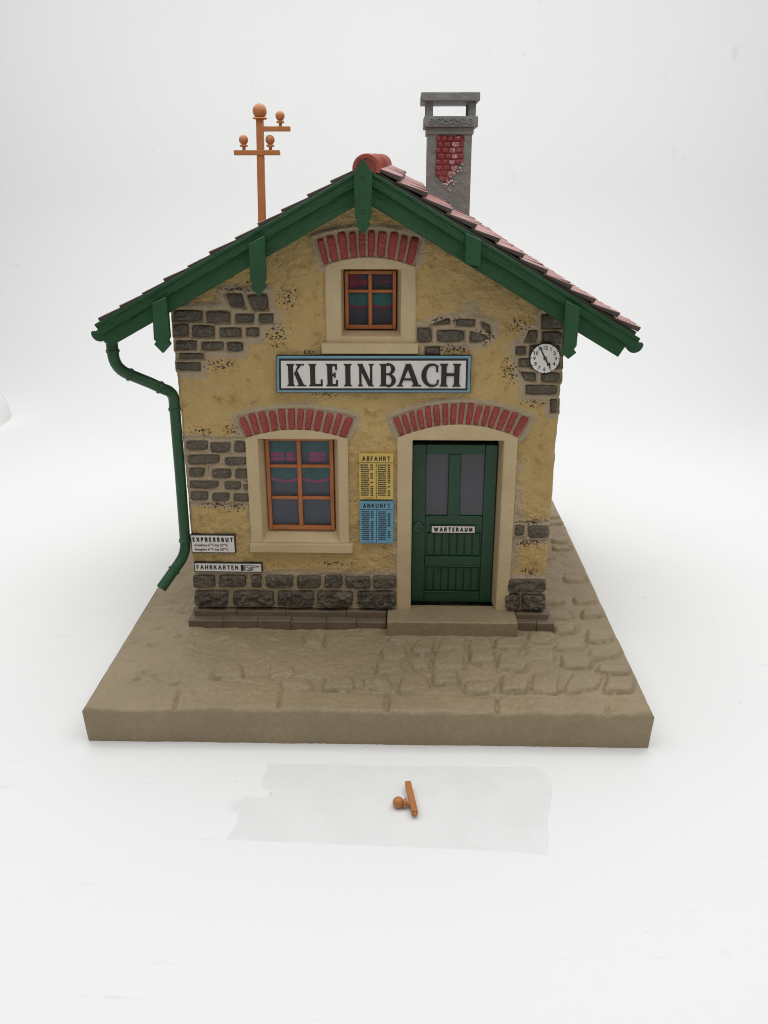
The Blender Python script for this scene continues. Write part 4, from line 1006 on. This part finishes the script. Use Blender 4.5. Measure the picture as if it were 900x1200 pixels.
def hand(name, ang, L, w, spade):
    bm = bmesh.new(); d = Vector((math.sin(ang), math.cos(ang))); n_ = Vector((d.y, -d.x)); c0 = Vector((cx, cz))
    pr = [(.008, -w), (L * (.62 if spade else 1), -w * .8)] + ([(L * .68, -w * 2.6), (L * .82, -w * 2.4)] if spade else []) + [(L * (1 if spade else 1.02), 0)] + ([(L * .82, w * 2.4), (L * .68, w * 2.6)] if spade else []) + [(L * (.62 if spade else 1), w * .8), (.008, w)]
    prism(bm, [tuple(c0 + d * s + n_ * t) for s, t in pr], y - .004 - (.002 if spade else 0), y - .002 - (.002 if spade else 0))
    obj(name, bm, 'black', r, None)
hand('minute_hand', -math.radians(27), .082, .0042, False); hand('hour_hand', math.radians(147), .058, .0045, True)
bm = bmesh.new(); torus(bm, (cx, y - .004, cz), .008, .0035, (0, 1, 0), 16, 6); obj('hand_hub', bm, 'black', r, .6)

# ================================================================== TAPE AND BROKEN CROSSARM
tape = [(-.573, -1.318), (-.568, -1.391), (-.590, -1.45), (-.577, -1.509), (-.566, -1.535), (-.519, -1.566), (-.500, -1.590), (-.529, -1.606), (-.644, -1.612), (-.690, -1.655), (-.736, -1.710), (-.663, -1.747), (-.660, -1.80), (-.671, -1.864), (-.693, -1.949),
        (-.3, -1.962), (.1, -1.975), (.5, -1.99), (.828, -2.008), (.945, -2.026), (.972, -1.9), (.980, -1.801), (1.02, -1.65), (1.049, -1.527), (1.046, -1.44), (1.032, -1.389), (.980, -1.314), (.8, -1.322), (.45, -1.32), (.108, -1.322), (-.25, -1.315)]
bm = bmesh.new(); vs = [bm.verts.new((x, y_, 0)) for x, y_ in tape]; f = bm.faces.new(vs)
bmesh.ops.triangulate(bm, faces=[f]); 
for _ in range(3): bmesh.ops.subdivide_edges(bm, edges=[e for e in bm.edges if e.calc_length() > .07], cuts=1, use_grid_fill=True); bmesh.ops.triangulate(bm, faces=bm.faces[:])
for v in bm.verts:
    v.co.z = TAB + .004 + .001 * (1 + mnoise.noise(Vector((v.co.x * 4, v.co.y * 4, 3))))
    if v.co.x > .98 and v.co.y > -1.5: v.co.z += (v.co.x - .98) * .5
    if v.co.x < -.62 and v.co.y > -1.76: v.co.z += (-.62 - v.co.x) * .35
ts = obj('tape_strip', bm, 'tape', None, 3.1)
# small folded flap at the left tear and doubled right end
ts['label'] = 'clear torn strip of adhesive tape lying flat on the white table'; ts['category'] = 'tape'
bm = bmesh.new()
p0, p1 = Vector((.245, -1.513, TAB + .030)), Vector((.282, -1.757, TAB + .028)); d = (p1 - p0).normalized(); sd_ = Vector((d.y, -d.x, 0)); u_ = Vector((0, 0, 1)); w = .0165
brk = thing('broken_crossarm', 'broken orange crossarm piece with one insulator lying loose on the clear tape', 'toy part', (.26, -1.63, TAB + .008))
a = [bm.verts.new(p0 + sd_ * i * w + u_ * j * w) for i, j in ((-1, -1), (1, -1), (1, 1), (-1, 1))]; b = [bm.verts.new(p1 + sd_ * i * w + u_ * j * w) for i, j in ((-1, -1), (1, -1), (1, 1), (-1, 1))]
bm.faces.new(a[::-1]); bm.faces.new(b)
for k in range(4): bm.faces.new((a[k], a[(k + 1) % 4], b[(k + 1) % 4], b[k]))
lathe(bm, [(.011, -.005), (.011, .014), (.006, .017)], p1, d, 10)
obj('crossarm', bm, 'orange', brk, .6, .003)
bm = bmesh.new(); kp = p0.lerp(p1, .70); dirn = Vector((-1, .10, .03)).normalized(); knob(bm, kp + dirn * .014, dirn, 1.04); obj('insulator', bm, 'orange', brk, .9)

# ================================================================== WHITE BLOCK at the far left edge
bm = bmesh.new(); n, m = 28, 16; cX, cY = -6.25, 6.2; g = []
for j in range(m + 1):
    t = j / m; z = TAB - .01 + .52 * t; k = (1 - t ** 3.2) ** .45 if t < 1 else .001; row = []
    for i in range(n):
        a = 2 * PI * i / n; ca_, sa_ = math.cos(a), math.sin(a); q = (abs(ca_) ** 5 + abs(sa_) ** 5) ** (-.2)
        row.append(bm.verts.new((cX + .82 * q * ca_ * (.55 + .45 * k) * (1 if t < 1 else .2), cY + .5 * q * sa_ * (.5 + .5 * k) * (1 if t < 1 else .2), z)))
    g.append(row)
for a, b in zip(g, g[1:]):
    for i in range(n): bm.faces.new((a[i], a[(i + 1) % n], b[(i + 1) % n], b[i]))
bm.faces.new(g[-1])
wb = obj('foam_block', bm, 'whiteblock', None, 1.2); wb['label'] = 'rounded white block on the white sheet, cut off by the left picture edge'; wb['category'] = 'block'

# ================================================================== LIGHT
w = bpy.data.worlds.new('World'); S.world = w; w.use_nodes = True
bg = w.node_tree.nodes['Background']; bg.inputs[0].default_value = (.97, .985, 1, 1); bg.inputs[1].default_value = .20
def area(name, loc, tgt, sx, sy, P, col=(1, 1, 1)):
    L = bpy.data.lights.new(name, 'AREA'); L.shape = 'RECTANGLE'; L.size = sx; L.size_y = sy; L.energy = P; L.color = col
    o = bpy.data.objects.new(name, L); C.objects.link(o); o.location = loc
    o.rotation_euler = (Vector(tgt) - Vector(loc)).to_track_quat('-Z', 'Y').to_euler(); return o
area('ceiling_softbox', (0, .6, 8.5), (0, .6, 0), 15, 11, 1090, (.995, 1, .997))
area('rear_fill', (0, 3.5, 11), (0, 9.6, 4.5), 24, 6, 330, (1, 1, .992))  # added fill lamp, only there to brighten the backdrop wall
area('front_softbox', (1.5, -8.5, 6.5), (0, 0, 1.2), 7, 4, 100, (1, .975, .93))

# ================================================================== CAMERA
cam = bpy.data.cameras.new('camera'); co = bpy.data.objects.new('camera', cam); C.objects.link(co); S.camera = co
pitch, yaw, roll = .3618, -.0226, -.0005
f = Vector((math.sin(yaw) * math.cos(pitch), math.cos(yaw) * math.cos(pitch), -math.sin(pitch))); r_ = Vector((math.cos(yaw), -math.sin(yaw), 0)); u = r_.cross(f)
rr_ = r_ * math.cos(roll) + u * math.sin(roll); uu = u * math.cos(roll) - r_ * math.sin(roll)
mw = Matrix((rr_, uu, -f)).transposed().to_4x4(); mw.translation = Vector((.203, -5.50, 2.9224)); co.matrix_world = mw
cam.sensor_fit = 'HORIZONTAL'; cam.sensor_width = 36; cam.lens = 36 * 1013.26 / 900
cam.clip_start = .05; cam.clip_end = 200
S.render.resolution_x, S.render.resolution_y = 768, 1024
S.cycles.filter_width = 1.0
S.view_settings.view_transform = 'Standard'; S.view_settings.look = 'None'; S.view_settings.exposure = 0; S.view_settings.gamma = 1
